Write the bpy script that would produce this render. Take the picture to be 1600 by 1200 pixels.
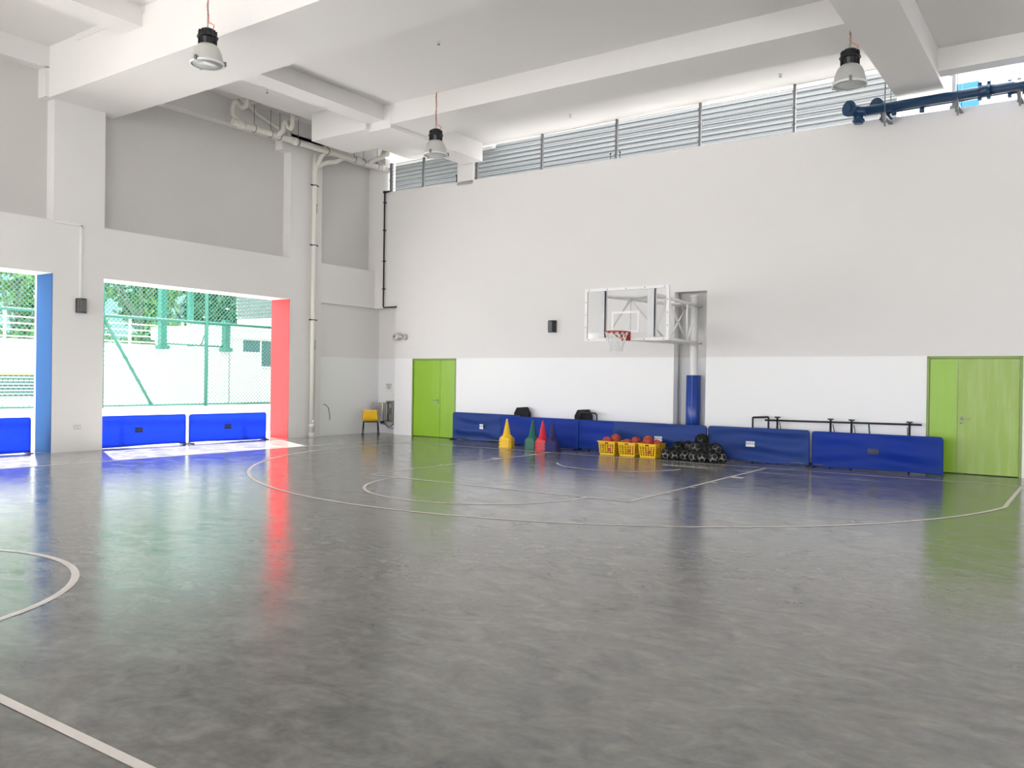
import bpy, bmesh, math, random
from mathutils import Vector, Matrix, Euler
random.seed(7)
scene = bpy.context.scene
for o in list(bpy.data.objects):
    bpy.data.objects.remove(o)
PI = math.pi
COL = scene.collection

# ------------------------------------------------------------------ camera
F_PX, YAW, PITCH, ROLL, CAM_Z = 1311.81, 0.609868, -0.005459, 0.014065, 1.6308
fwd = Vector((-math.sin(YAW)*math.cos(PITCH), math.cos(YAW)*math.cos(PITCH), math.sin(PITCH)))
rt = Vector((math.cos(YAW), math.sin(YAW), 0)); up = rt.cross(fwd)
r2 = rt*math.cos(ROLL)+up*math.sin(ROLL); u2 = -rt*math.sin(ROLL)+up*math.cos(ROLL)
cd = bpy.data.cameras.new('camera'); cam = bpy.data.objects.new('camera', cd); COL.objects.link(cam)
M = Matrix((r2, u2, -fwd)).transposed().to_4x4(); M.translation = Vector((0, 0, CAM_Z))
cam.matrix_world = M
cd.sensor_width = 36; cd.lens = F_PX/1600*36; cd.clip_end = 300; cd.clip_start = 0.05
scene.camera = cam
# ------------------------------------------------------------------ world and sun
w = bpy.data.worlds.new('sky'); scene.world = w; w.use_nodes = True
nt = w.node_tree; bg = nt.nodes['Background']
bg.inputs['Color'].default_value = (0.985, 0.985, 1.0, 1); bg.inputs['Strength'].default_value = 1.0
sd = bpy.data.lights.new('sun', 'SUN'); sun = bpy.data.objects.new('sun', sd); COL.objects.link(sun)
sd.energy = 4.6; sd.angle = math.radians(0.6); sd.color = (1.0, 0.97, 0.92)
sdir = Vector((1, -0.45, -1.128*1.0966)).normalized()
sun.rotation_euler = sdir.to_track_quat('-Z', 'Y').to_euler()
sun.location = (-40, 30, 40)
def portal(name, loc, rot, sx, sy):
    l = bpy.data.lights.new(name, 'AREA'); l.shape = 'RECTANGLE'; l.size = sx; l.size_y = sy
    l.cycles.is_portal = True
    o = bpy.data.objects.new(name, l); o.location = loc; o.rotation_euler = rot; COL.objects.link(o)
scene.view_settings.view_transform = 'Standard'; scene.view_settings.look = 'None'
scene.view_settings.gamma = 1; scene.view_settings.use_curve_mapping = False
scene.view_settings.exposure = 2.78

# ------------------------------------------------------------------ materials
def mat(name, col, rough=0.6, metal=0.0, spec=0.5, emit=None, coat=0.0, noise=0.0, nscale=3.0, bump=0.0, bscale=40.0):
    m = bpy.data.materials.new(name); m.use_nodes = True
    t = m.node_tree; b = t.nodes['Principled BSDF']
    c = tuple(col)+(1,)
    b.inputs['Base Color'].default_value = c
    b.inputs['Roughness'].default_value = rough; b.inputs['Metallic'].default_value = metal
    b.inputs['Specular IOR Level'].default_value = spec
    if coat: b.inputs['Coat Weight'].default_value = coat; b.inputs['Coat Roughness'].default_value = 0.15
    if noise or bump:
        g = t.nodes.new('ShaderNodeNewGeometry')
    if noise:
        n = t.nodes.new('ShaderNodeTexNoise'); n.inputs['Scale'].default_value = nscale; n.inputs['Detail'].default_value = 4
        t.links.new(g.outputs['Position'], n.inputs['Vector'])
        mx = t.nodes.new('ShaderNodeMix'); mx.data_type = 'RGBA'
        mx.inputs[6].default_value = tuple(x*(1-noise) for x in col)+(1,)
        mx.inputs[7].default_value = tuple(min(1, x*(1+noise)) for x in col)+(1,)
        t.links.new(n.outputs['Fac'], mx.inputs[0]); t.links.new(mx.outputs[2], b.inputs['Base Color'])
    if bump:
        n2 = t.nodes.new('ShaderNodeTexNoise'); n2.inputs['Scale'].default_value = bscale; n2.inputs['Detail'].default_value = 3
        t.links.new(g.outputs['Position'], n2.inputs['Vector'])
        bp = t.nodes.new('ShaderNodeBump'); bp.inputs['Strength'].default_value = bump; bp.inputs['Distance'].default_value = 0.02
        t.links.new(n2.outputs['Fac'], bp.inputs['Height']); t.links.new(bp.outputs['Normal'], b.inputs['Normal'])
    return m

def wall_mat():
    m = mat('wall_paint', (0.78, 0.775, 0.765), 0.55, noise=0.0)
    t = m.node_tree; b = t.nodes['Principled BSDF']
    g = t.nodes.new('ShaderNodeNewGeometry'); sp = t.nodes.new('ShaderNodeSeparateXYZ')
    t.links.new(g.outputs['Position'], sp.inputs[0])
    cmpn = t.nodes.new('ShaderNodeMath'); cmpn.operation = 'LESS_THAN'; cmpn.inputs[1].default_value = 2.185
    t.links.new(sp.outputs['Z'], cmpn.inputs[0])
    n = t.nodes.new('ShaderNodeTexNoise'); n.inputs['Scale'].default_value = 0.7; n.inputs['Detail'].default_value = 3
    t.links.new(g.outputs['Position'], n.inputs['Vector'])
    a = t.nodes.new('ShaderNodeMix'); a.data_type = 'RGBA'
    a.inputs[6].default_value = (0.755, 0.738, 0.730, 1); a.inputs[7].default_value = (0.79, 0.774, 0.766, 1)
    t.links.new(n.outputs['Fac'], a.inputs[0])
    mx = t.nodes.new('ShaderNodeMix'); mx.data_type = 'RGBA'
    t.links.new(cmpn.outputs[0], mx.inputs[0]); t.links.new(a.outputs[2], mx.inputs[6])
    mx.inputs[7].default_value = (0.87, 0.875, 0.88, 1)
    t.links.new(mx.outputs[2], b.inputs['Base Color'])
    rg = t.nodes.new('ShaderNodeMath'); rg.operation = 'MULTIPLY_ADD'; rg.inputs[1].default_value = -0.25; rg.inputs[2].default_value = 0.6
    t.links.new(cmpn.outputs[0], rg.inputs[0]); t.links.new(rg.outputs[0], b.inputs['Roughness'])
    n2 = t.nodes.new('ShaderNodeTexNoise'); n2.inputs['Scale'].default_value = 25
    t.links.new(g.outputs['Position'], n2.inputs['Vector'])
    bp = t.nodes.new('ShaderNodeBump'); bp.inputs['Strength'].default_value = 0.05; bp.inputs['Distance'].default_value = 0.02
    t.links.new(n2.outputs['Fac'], bp.inputs['Height']); t.links.new(bp.outputs['Normal'], b.inputs['Normal'])
    return m

def floor_mat():
    m = bpy.data.materials.new('sealed_concrete'); m.use_nodes = True
    t = m.node_tree; b = t.nodes['Principled BSDF']
    g = t.nodes.new('ShaderNodeNewGeometry')
    def noise(scale, detail, dist=0.0, stretch=None):
        n = t.nodes.new('ShaderNodeTexNoise'); n.inputs['Scale'].default_value = scale
        n.inputs['Detail'].default_value = detail; n.inputs['Distortion'].default_value = dist
        n.inputs['Roughness'].default_value = 0.6
        if stretch:
            mp = t.nodes.new('ShaderNodeMapping'); mp.inputs['Scale'].default_value = stretch
            mp.inputs['Rotation'].default_value = (0, 0, 0.5)
            t.links.new(g.outputs['Position'], mp.inputs[0]); t.links.new(mp.outputs[0], n.inputs['Vector'])
        else: t.links.new(g.outputs['Position'], n.inputs['Vector'])
        return n
    n1 = noise(0.55, 6, 0.8); n2 = noise(2.6, 8, 1.2, (1.0, 1.6, 1)); n3 = noise(14, 6)
    r1 = t.nodes.new('ShaderNodeValToRGB'); e = r1.color_ramp.elements
    e[0].position = 0.40; e[0].color = (0.095, 0.097, 0.093, 1); e[1].position = 0.72; e[1].color = (0.245, 0.238, 0.218, 1)
    ad = t.nodes.new('ShaderNodeMath'); ad.operation = 'MULTIPLY_ADD'; ad.inputs[1].default_value = 0.55
    t.links.new(n2.outputs['Fac'], ad.inputs[0])
    hf = t.nodes.new('ShaderNodeMath'); hf.operation = 'MULTIPLY'; hf.inputs[1].default_value = 0.3
    t.links.new(n1.outputs['Fac'], hf.inputs[0]); t.links.new(hf.outputs[0], ad.inputs[2])
    ad2 = t.nodes.new('ShaderNodeMath'); ad2.operation = 'MULTIPLY_ADD'; ad2.inputs[1].default_value = 0.26
    t.links.new(n3.outputs['Fac'], ad2.inputs[0]); t.links.new(ad.outputs[0], ad2.inputs[2])
    t.links.new(ad2.outputs[0], r1.inputs[0])
    # warmer stains
    n4 = noise(0.9, 5, 0.5)
    r4 = t.nodes.new('ShaderNodeValToRGB'); r4.color_ramp.elements[0].position = 0.55; r4.color_ramp.elements[1].position = 0.75
    r4.color_ramp.elements[0].color = (0, 0, 0, 1); r4.color_ramp.elements[1].color = (0.35, 0.35, 0.35, 1)
    t.links.new(n4.outputs['Fac'], r4.inputs[0])
    mx = t.nodes.new('ShaderNodeMix'); mx.data_type = 'RGBA'; mx.inputs[7].default_value = (0.25, 0.215, 0.16, 1)
    t.links.new(r4.outputs[0], mx.inputs[0]); t.links.new(r1.outputs[0], mx.inputs[6])
    t.links.new(mx.outputs[2], b.inputs['Base Color'])
    rr = t.nodes.new('ShaderNodeMapRange'); rr.inputs[1].default_value = 0.3; rr.inputs[2].default_value = 0.7
    rr.inputs[3].default_value = 0.10; rr.inputs[4].default_value = 0.23
    t.links.new(n2.outputs['Fac'], rr.inputs[0]); t.links.new(rr.outputs[0], b.inputs['Roughness'])
    b.inputs['Specular IOR Level'].default_value = 0.85
    bp = t.nodes.new('ShaderNodeBump'); bp.inputs['Strength'].default_value = 0.15; bp.inputs['Distance'].default_value = 0.02
    t.links.new(n2.outputs['Fac'], bp.inputs['Height']); t.links.new(bp.outputs['Normal'], b.inputs['Normal'])
    return m

def ball_mat():
    m = mat('basketball_rubber', (0.46, 0.055, 0.025), 0.55)
    t = m.node_tree; b = t.nodes['Principled BSDF']
    tc = t.nodes.new('ShaderNodeTexCoord'); sp = t.nodes.new('ShaderNodeSeparateXYZ'); t.links.new(tc.outputs['Object'], sp.inputs[0])
    def absn(sock):
        a = t.nodes.new('ShaderNodeMath'); a.operation = 'ABSOLUTE'; t.links.new(sock, a.inputs[0]); return a.outputs[0]
    def mn(a, c):
        q = t.nodes.new('ShaderNodeMath'); q.operation = 'MINIMUM'; t.links.new(a, q.inputs[0]); t.links.new(c, q.inputs[1]); return q.outputs[0]
    ax, az = absn(sp.outputs['X']), absn(sp.outputs['Z'])
    s = t.nodes.new('ShaderNodeMath'); s.operation = 'SUBTRACT'; t.links.new(absn(sp.outputs['Y']), s.inputs[0]); s.inputs[1].default_value = 0.07
    d = mn(mn(ax, az), absn(s.outputs[0]))
    l = t.nodes.new('ShaderNodeMath'); l.operation = 'LESS_THAN'; l.inputs[1].default_value = 0.0035; t.links.new(d, l.inputs[0])
    mx = t.nodes.new('ShaderNodeMix'); mx.data_type = 'RGBA'; mx.inputs[6].default_value = (0.46, 0.055, 0.025, 1); mx.inputs[7].default_value = (0.03, 0.02, 0.02, 1)
    t.links.new(l.outputs[0], mx.inputs[0]); t.links.new(mx.outputs[2], b.inputs['Base Color'])
    return m

def door_mat(name, base, scuff):
    m = mat(name, base, 0.32)
    t = m.node_tree; b = t.nodes['Principled BSDF']; g = t.nodes.new('ShaderNodeNewGeometry')
    mp = t.nodes.new('ShaderNodeMapping'); mp.inputs['Scale'].default_value = (9, 9, 0.8); t.links.new(g.outputs['Position'], mp.inputs[0])
    n = t.nodes.new('ShaderNodeTexNoise'); n.inputs['Scale'].default_value = 1.3; n.inputs['Detail'].default_value = 5; t.links.new(mp.outputs[0], n.inputs['Vector'])
    r = t.nodes.new('ShaderNodeMapRange'); r.inputs[1].default_value = 0.45; r.inputs[2].default_value = 0.8; r.inputs[4].default_value = scuff
    t.links.new(n.outputs['Fac'], r.inputs[0])
    mx = t.nodes.new('ShaderNodeMix'); mx.data_type = 'RGBA'; mx.inputs[6].default_value = tuple(base)+(1,)
    mx.inputs[7].default_value = (0.50, 0.60, 0.24, 1)
    t.links.new(r.outputs[0], mx.inputs[0]); t.links.new(mx.outputs[2], b.inputs['Base Color'])
    return m

WALL = wall_mat()
CEIL = mat('ceiling_paint', (0.80, 0.785, 0.77), 0.8)
WALLP = mat('plain_wall_paint', (0.775, 0.762, 0.752), 0.6, noise=0.02, nscale=0.7)
PANEL = mat('grey_panel_render', (0.63, 0.615, 0.595), 0.8, noise=0.04, nscale=0.8)
FLOOR = floor_mat()
LINE = mat('court_line_paint', (0.74, 0.68, 0.64), 0.4, noise=0.12, nscale=5)
RED = mat('red_reveal_paint', (0.80, 0.022, 0.026), 0.5)
BLUEJ = mat('blue_reveal_paint', (0.022, 0.075, 0.20), 0.8, spec=0.1)
GREEN = door_mat('green_door_paint', (0.27, 0.50, 0.018), 0.12)
GREEN2 = door_mat('scuffed_green_door_paint', (0.26, 0.42, 0.04), 0.5)
GRN_FR = mat('door_frame_paint', (0.22, 0.33, 0.07), 0.4)
STEEL = mat('stainless_steel', (0.55, 0.54, 0.52), 0.3, 0.9)
GALV = mat('galvanised_steel', (0.20, 0.205, 0.21), 0.5, 0.5)
BLACK = mat('black_plastic', (0.012, 0.013, 0.016), 0.35)
BLACKM = mat('black_metal', (0.015, 0.015, 0.017), 0.4, 0.2)
DGREY = mat('dark_grille', (0.14, 0.15, 0.15), 0.5)
BARR = mat('royal_blue_cloth', (0.006, 0.052, 0.36), 0.62, bump=0.15, bscale=14)
BARR2 = mat('navy_blue_cloth', (0.011, 0.045, 0.23), 0.7, bump=0.3, bscale=10)
TAGW = mat('white_tag', (0.8, 0.83, 0.88), 0.5)
TAGD = mat('dark_tag', (0.015, 0.025, 0.07), 0.5)
TXT = mat('tag_lettering', (0.16, 0.18, 0.24), 0.5)
TXTD = mat('dim_lettering', (0.09, 0.10, 0.16), 0.5)
WHITE = mat('white_enamel', (0.83, 0.83, 0.82), 0.35)
PVC = mat('cream_pvc', (0.74, 0.72, 0.66), 0.4)
FRM = mat('board_frame_white', (.84, .83, .85), .35)
PADB = mat('pad_vinyl', (0.008, 0.05, 0.33), 0.35, coat=0.3, bump=0.1, bscale=12)
RIMR = mat('rim_orange_red', (0.55, 0.035, 0.012), 0.4)
NETW = mat('white_cord', (0.8, 0.8, 0.78), 0.8)
YEL = mat('yellow_plastic', (0.86, 0.53, 0.008), 0.38)
YELC = mat('yellow_chair_shell', (0.86, 0.50, 0.01), 0.3)
GRNC = mat('green_cone_plastic', (0.005, 0.13, 0.085), 0.4)
REDC = mat('red_cone_plastic', (0.65, 0.012, 0.03), 0.35)
BLUC = mat('blue_cone_plastic', (0.008, 0.009, 0.11), 0.6)
TIPC = mat('pale_tip', (0.5, 0.75, 0.65), 0.4)
BBALL = ball_mat()
SWHITE = mat('ball_white', (0.42, 0.42, 0.40), 0.45); SBLACK = mat('ball_black', (0.012, 0.012, 0.012), 0.4)
NETB = mat('black_net_cord', (0.006, 0.007, 0.007), 0.8)
BPIPE = mat('blue_pipe_paint', (0.007, 0.045, 0.12), 0.35, coat=0.15)
LAMPD = mat('lamp_dome', (0.55, 0.55, 0.53), 0.35, 0.15)
LAMPG = mat('lamp_lens', (0.42, 0.44, 0.43), 0.2)
CORD = mat('orange_cord', (0.72, 0.25, 0.16), 0.6)
FENCE = mat('teal_fence_paint', (0.018, 0.125, 0.095), 0.5)
MESHG = mat('mesh_wire', (0.10, 0.105, 0.11), 0.5, 0.2)
CONC = mat('outdoor_concrete', (0.66, 0.655, 0.64), 0.9, noise=0.06, nscale=0.6)
BUILD = mat('pale_render_wall', (0.17, 0.33, 0.33), 0.9, noise=0.05, nscale=0.4)
OWHITE = mat('outdoor_white_paint', (0.80, 0.80, 0.78), 0.6)
CLAD = mat('corrugated_cladding', (0.12, 0.13, 0.133), 0.5)
DWIN = mat('dark_window', (0.02, 0.07, 0.08), 0.15)
LEAF = mat('tree_leaves', (0.075, 0.17, 0.035), 0.6, noise=0.5, nscale=1.5)
LEAF2 = mat('dark_tree_leaves', (0.02, 0.085, 0.03), 0.6, noise=0.4, nscale=1.5)
BARK = mat('bark', (0.07, 0.09, 0.06), 0.9)
CYAN = mat('cyan_panel', (0.01, 0.20, 0.26), 0.6)
BLUEW = mat('bright_blue_panel', (0.0, 0.10, 0.30), 0.6)
def translucent(m, col, f):
    t = m.node_tree; b = t.nodes['Principled BSDF']; o = [n for n in t.nodes if n.type == 'OUTPUT_MATERIAL'][0]
    tl = t.nodes.new('ShaderNodeBsdfTranslucent'); tl.inputs['Color'].default_value = tuple(col)+(1,)
    mx = t.nodes.new('ShaderNodeMixShader'); mx.inputs[0].default_value = f
    t.links.new(b.outputs[0], mx.inputs[1]); t.links.new(tl.outputs[0], mx.inputs[2]); t.links.new(mx.outputs[0], o.inputs['Surface'])
translucent(BARR, (0.10, 0.22, 0.95), 0.45)
def glass_mat():
    m = bpy.data.materials.new('clear_acrylic'); m.use_nodes = True; t = m.node_tree
    for n in list(t.nodes): t.nodes.remove(n)
    o = t.nodes.new('ShaderNodeOutputMaterial'); mx = t.nodes.new('ShaderNodeMixShader'); tr = t.nodes.new('ShaderNodeBsdfTransparent'); gl = t.nodes.new('ShaderNodeBsdfGlossy')
    gl.inputs['Roughness'].default_value = 0.03; tr.inputs['Color'].default_value = (0.99, 0.995, 0.995, 1)
    fr = t.nodes.new('ShaderNodeFresnel'); fr.inputs['IOR'].default_value = 1.45
    t.links.new(fr.outputs[0], mx.inputs[0]); t.links.new(tr.outputs[0], mx.inputs[1]); t.links.new(gl.outputs[0], mx.inputs[2]); t.links.new(mx.outputs[0], o.inputs[0])
    return m
GLASS = glass_mat()

# ------------------------------------------------------------------ mesh helpers
def nb(): return bmesh.new()
def box(bm, lo, hi, mtx=None):
    xs, ys, zs = (lo[0], hi[0]), (lo[1], hi[1]), (lo[2], hi[2])
    v = [bm.verts.new((xs[i], ys[j], zs[k])) for i in (0, 1) for j in (0, 1) for k in (0, 1)]
    if mtx is not None:
        for q in v: q.co = mtx @ q.co
    for f in ((0, 1, 3, 2), (4, 6, 7, 5), (0, 4, 5, 1), (2, 3, 7, 6), (0, 2, 6, 4), (1, 5, 7, 3)):
        bm.faces.new([v[i] for i in f])
    return v
def hexa(bm, p):  # p: 8 points, bottom ring 4 then top ring 4
    v = [bm.verts.new(q) for q in p]
    for f in ((3, 2, 1, 0), (4, 5, 6, 7), (0, 1, 5, 4), (1, 2, 6, 5), (2, 3, 7, 6), (3, 0, 4, 7)):
        bm.faces.new([v[i] for i in f])
def tube(bm, pts, r, seg=10, caps=True, closed=False):
    pts = [Vector(p) for p in pts]; rings = []; n = len(pts)
    rr = r if isinstance(r, (list, tuple)) else [r]*n
    ref = None
    for i, p in enumerate(pts):
        if closed: d = (pts[(i+1) % n]-pts[i-1])
        elif i == 0: d = pts[1]-p
        elif i == n-1: d = p-pts[i-1]
        else: d = (pts[i+1]-p).normalized()+(p-pts[i-1]).normalized()
        d.normalize()
        if ref is None:
            ref = Vector((0, 0, 1)) if abs(d.z) < 0.9 else Vector((1, 0, 0))
        a = d.cross(ref)
        if a.length < 1e-4: ref = Vector((0, 1, 0.1)); a = d.cross(ref)
        a.normalize(); b = a.cross(d).normalized(); ref = b
        rings.append([bm.verts.new(p+(a*math.cos(2*PI*k/seg)+b*math.sin(2*PI*k/seg))*rr[i]) for k in range(seg)])
    m = n if closed else n-1
    for i in range(m):
        A, B = rings[i], rings[(i+1) % n]
        for k in range(seg):
            f = bm.faces.new((A[k], A[(k+1) % seg], B[(k+1) % seg], B[k])); f.smooth = seg > 6
    if caps and not closed:
        bm.faces.new(rings[0][::-1]); bm.faces.new(rings[-1])
def lathe(bm, prof, c=(0, 0, 0), seg=24, axis='z', smooth=True):
    c = Vector(c); rings = []
    def P(r, a, h):
        if axis == 'z': return c+Vector((r*math.cos(a), r*math.sin(a), h))
        if axis == 'y': return c+Vector((r*math.cos(a), h, r*math.sin(a)))
        return c+Vector((h, r*math.cos(a), r*math.sin(a)))
    for r, h in prof:
        if r < 1e-6: rings.append([bm.verts.new(P(0, 0, h))])
        else: rings.append([bm.verts.new(P(r, 2*PI*k/seg, h)) for k in range(seg)])
    for A, B in zip(rings, rings[1:]):
        if len(A) == 1 and len(B) == 1: continue
        for k in range(seg):
            q = (k+1) % seg
            if len(A) == 1: f = bm.faces.new((A[0], B[k], B[q]))
            elif len(B) == 1: f = bm.faces.new((A[k], A[q], B[0]))
            else: f = bm.faces.new((A[k], A[q], B[q], B[k]))
            f.smooth = smooth
def arc(cx, cy, r, a0, a1, n): return [(cx+r*math.cos(a0+(a1-a0)*i/n), cy+r*math.sin(a0+(a1-a0)*i/n)) for i in range(n+1)]
def obj(name, bm, m, parent=None, bevel=0, kind=None, loc=None):
    me = bpy.data.meshes.new(name)
    bmesh.ops.recalc_face_normals(bm, faces=bm.faces)
    bm.to_mesh(me); bm.free()
    for x in (m if isinstance(m, (list, tuple)) else [m]): me.materials.append(x)
    o = bpy.data.objects.new(name, me); COL.objects.link(o)
    if parent is not None: o.parent = parent
    if loc is not None: o.location = loc
    if bevel:
        b = o.modifiers.new('bevel', 'BEVEL'); b.width = bevel; b.segments = 2; b.limit_method = 'ANGLE'
    if kind: o['kind'] = kind
    return o
def tag(o, label, cat, group=None):
    o['label'] = label; o['category'] = cat
    if group: o['group'] = group
    return o
def thing(name, label, cat, loc=(0, 0, 0), rz=0, group=None):
    o = bpy.data.objects.new(name, None); COL.objects.link(o); o.empty_display_size = 0.1
    o.location = loc; o.rotation_euler = (0, 0, rz)
    return tag(o, label, cat, group)
def struct(name, bm, m, parent=None):
    o = obj(name, bm, m, parent)
    if parent is None: o['kind'] = 'structure'
    return o
def sempty(name, loc=(0, 0, 0), rz=0):
    o = bpy.data.objects.new(name, None); COL.objects.link(o); o.location = loc; o.rotation_euler = (0, 0, rz); o['kind'] = 'structure'; return o
def dup(root, loc=None, rz=None, label=None, group=None, rot=None):
    r = root.copy(); COL.objects.link(r)
    if loc is not None: r.location = loc
    if rz is not None: r.rotation_euler = (0, 0, rz)
    if rot is not None: r.rotation_euler = rot
    if label: r['label'] = label
    if group: r['group'] = group
    for ch in [c for c in bpy.data.objects if c.parent == root]:
        c = ch.copy(); COL.objects.link(c); c.parent = r
        for g in [x for x in bpy.data.objects if x.parent == ch]:
            d = g.copy(); COL.objects.link(d); d.parent = c
    return r
def text_mesh(name, s, size, m, parent, loc, rot, ext=0.001):
    cu = bpy.data.curves.new(name, 'FONT'); cu.body = s; cu.size = size; cu.extrude = ext; cu.align_x = 'CENTER'; cu.align_y = 'CENTER'
    tmp = bpy.data.objects.new('tmp', cu); COL.objects.link(tmp)
    dg = bpy.context.evaluated_depsgraph_get(); me = bpy.data.meshes.new_from_object(tmp.evaluated_get(dg))
    bpy.data.objects.remove(tmp); me.materials.clear(); me.materials.append(m)
    o = bpy.data.objects.new(name, me); COL.objects.link(o); o.parent = parent; o.location = loc; o.rotation_euler = rot
    return o

# back wall frame: u runs right along the wall, off comes out of it towards the court
nv = Vector((0.0247, 1, 0)).normalized(); Uv = Vector((nv.y, -nv.x, 0)); Qv = Vector((-16.5, 17.85, 0))
BA = math.atan2(Uv.y, Uv.x)
def bw(u, off, z=0): return Qv+Uv*(u+16.5)-nv*off+Vector((0, 0, z))
BM = Matrix.Translation(Qv-Uv*(-16.5)) @ Matrix.Rotation(BA, 4, 'Z')   # local (u, depth into wall, z)
def bbox(bm, u0, u1, d0, d1, z0, z1, zt1=None):
    """box on the back wall; d positive = into the wall. zt1: top height at u1"""
    if zt1 is None: zt1 = z1
    p = [(u0, d0, z0), (u1, d0, z0), (u1, d1, z0), (u0, d1, z0), (u0, d0, z1), (u1, d0, zt1), (u1, d1, zt1), (u0, d1, z1)]
    hexa(bm, [BM @ Vector(q) for q in p])

# ================================================================== SETTING
bm = nb(); box(bm, (-18.2, -14, -0.3), (10, 19, 0)); floor = struct('floor', bm, FLOOR)
# ---- court lines (painted on the floor)
CX, CY, CA = -7.622, 15.970, 0.00307
def cw(x, y): return (CX+x*math.cos(CA)-y*math.sin(CA), CY+x*math.sin(CA)+y*math.cos(CA))
def strip(name, path, wd=0.05, z=0.003, closed=False):
    bm = nb(); pts = [Vector(p) for p in path]; n = len(pts); L = []
    for i, p in enumerate(pts):
        if closed: d = pts[(i+1) % n]-pts[i-1]
        else: d = pts[min(i+1, n-1)]-pts[max(i-1, 0)]
        d.normalize(); s = Vector((-d.y, d.x))*wd/2
        a = cw(*(p+s)); b = cw(*(p-s))
        L.append((bm.verts.new((a[0], a[1], z)), bm.verts.new((b[0], b[1], z))))
    for i in range(n if closed else n-1):
        A, B = L[i], L[(i+1) % n]; bm.faces.new((A[0], A[1], B[1], B[0]))
    for f in bm.faces:
        f.normal_update()
        if f.normal.z < 0: f.normal_flip()
    me = bpy.data.meshes.new(name); bm.to_mesh(me); bm.free(); me.materials.append(LINE)
    o = bpy.data.objects.new(name, me); COL.objects.link(o); o.parent = floor; return o
strip('sideline', [(-7.55, -28), (-7.55, 0)])
strip('baseline', [(-7.55, 0.0), (6.66, 0.0)])
strip('halfway_line', [(-7.5, -14), (7.5, -14)], 0.055)
strip('centre_circle', arc(0, -14, 1.78, 0, 2*PI*71/72, 71), 0.06, closed=True)
strip('key_side_line', [(-2.43, 0), (-2.43, -5.8)]); strip('key_side_line', [(2.43, 0), (2.43, -5.8)])
strip('free_throw_line', [(-2.45, -5.78), (2.45, -5.78)])
strip('free_throw_semicircle', arc(0, -5.8, 1.78, PI, 2*PI, 40), 0.05)
a0 = math.acos(6.6/6.73)
strip('three_point_line', [(-6.6, 0)]+[(-6.6, -1.575-6.73*math.sin(a0))]+arc(0, -1.575, 6.73, PI+a0, 2*PI-a0, 90)[1:]+[(6.62, 0)], 0.055)
strip('no_charge_arc', arc(0, -1.3, 1.25, PI+0.5, 2*PI-0.03, 30), 0.04)
for y, wd, l in ((-1.95, 0.2, 0.2), (-2.9, 0.05, 0.1), (-3.75, 0.05, 0.1), (-4.6, 0.05, 0.1)):
    strip('key_mark', [(2.46, y), (2.46+l, y)], wd); strip('key_mark', [(-2.46-l, y), (-2.46, y)], wd*0.6)

# ---- back wall
bm = nb(); T = lambda u: 6.77-(u+1.18)*0.0145
def wtop(u0, u1, z0): bbox(bm, u0, u1, 0, 0.32, z0, T(u0), T(u1))
bbox(bm, -16.6, -15.9, 0, 0.32, 0, 3.65); bbox(bm, -14.29, -7.87, 0, 0.32, 0, 3.65); bbox(bm, -7.1, -2.66, 0, 0.32, 0, 3.65); bbox(bm, -1.1, 10.2, 0, 0.32, 0, 3.65)
bbox(bm, -15.9, -14.29, 0, 0.32, 2.18, 3.65); bbox(bm, -2.66, -1.1, 0, 0.32, 2.18, 3.65)
wtop(-17.8, 10.2, 3.65)
bbox(bm, -18.2, -16.58, 0.32, 0.55, 0, 3.9)                       # shallow niche by the corner
bbox(bm, -8.2, -6.8, 0.30, 0.6, 3.65, 3.9); bbox(bm, -8.2, -6.8, 0.42, 0.6, 0, 3.9)                           # niche behind the pole
bbox(bm, -7.95, -7.87, 0.2, 0.6, 0, 3.65); bbox(bm, -7.1, -7.02, 0.2, 0.6, 0, 3.65)
bbox(bm, -16.1, -14.1, 0.30, 0.34, 0, 2.4); bbox(bm, -2.8, -0.9, 0.30, 0.34, 0, 2.4)
struct('wall_back', bm, WALL)
bm = nb(); bbox(bm, -14.34, -13.80, 0, 0.13, 6.85, 7.95); struct('trim_1', bm, WALL)      # stub column above the wall
# ---- left wall
XL, XO, XP = -17.45, -18.17, -17.73
OP = [(9.70, 14.73), (3.60, 8.63), (-2.5, 2.53), (-8.6, -3.57)]
bm = nb()
box(bm, (XO, 14.73, 0), (XL, 15.82, 3.66)); box(bm, (XO, 8.63, 0), (XL, 9.70, 3.66)); box(bm, (XO, 2.53, 0), (XL, 3.6, 3.66)); box(bm, (XO, -3.57, 0), (XL, -2.5, 3.66)); box(bm, (XO, -14, 0), (XL, -8.6, 3.66))
box(bm, (XO, -14, 3.66), (XL, 18.6, 4.74))
for y0, y1 in ((14.71, 15.80), (8.63, 9.70), (2.53, 3.6), (-3.57, -2.5)): box(bm, (XP, y0, 4.74), (XL, y1, 8.0))
box(bm, (XP, -14, 7.78), (XL, 18.6, 8.4))
box(bm, (XP, 14.42, 7.52), (XL, 14.71, 7.78)); box(bm, (XP, 8.44, 7.2), (XL, 8.63, 7.8))
box(bm, (XP, 17.868, 6.5), (-17.08, 18.3, 8.0)); box(bm, (-18.2, 18.25, 6.5), (-17.65, 18.6, 8.6))  # second box is an unseen block, added behind the corner against leaking sun
struct('wall_left', bm, WALLP)
bm = nb(); box(bm, (XO, 15.82, 0), (-17.56, 18.6, 3.66)); struct('wall_left_recess', bm, WALL)
bm = nb(); box(bm, (XO, -14, 4.74), (XP, 18.6, 8.4)); struct('wall_left_panel', bm, PANEL)
bm = nb(); box(bm, (XO, 14.722, 0), (XL, 14.732, 3.66)); struct('trim_2', bm, RED)
bm = nb(); box(bm, (XO+.08, 8.622, 0), (XL, 8.632, 3.66)); struct('trim_3', bm, BLUEJ)
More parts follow.
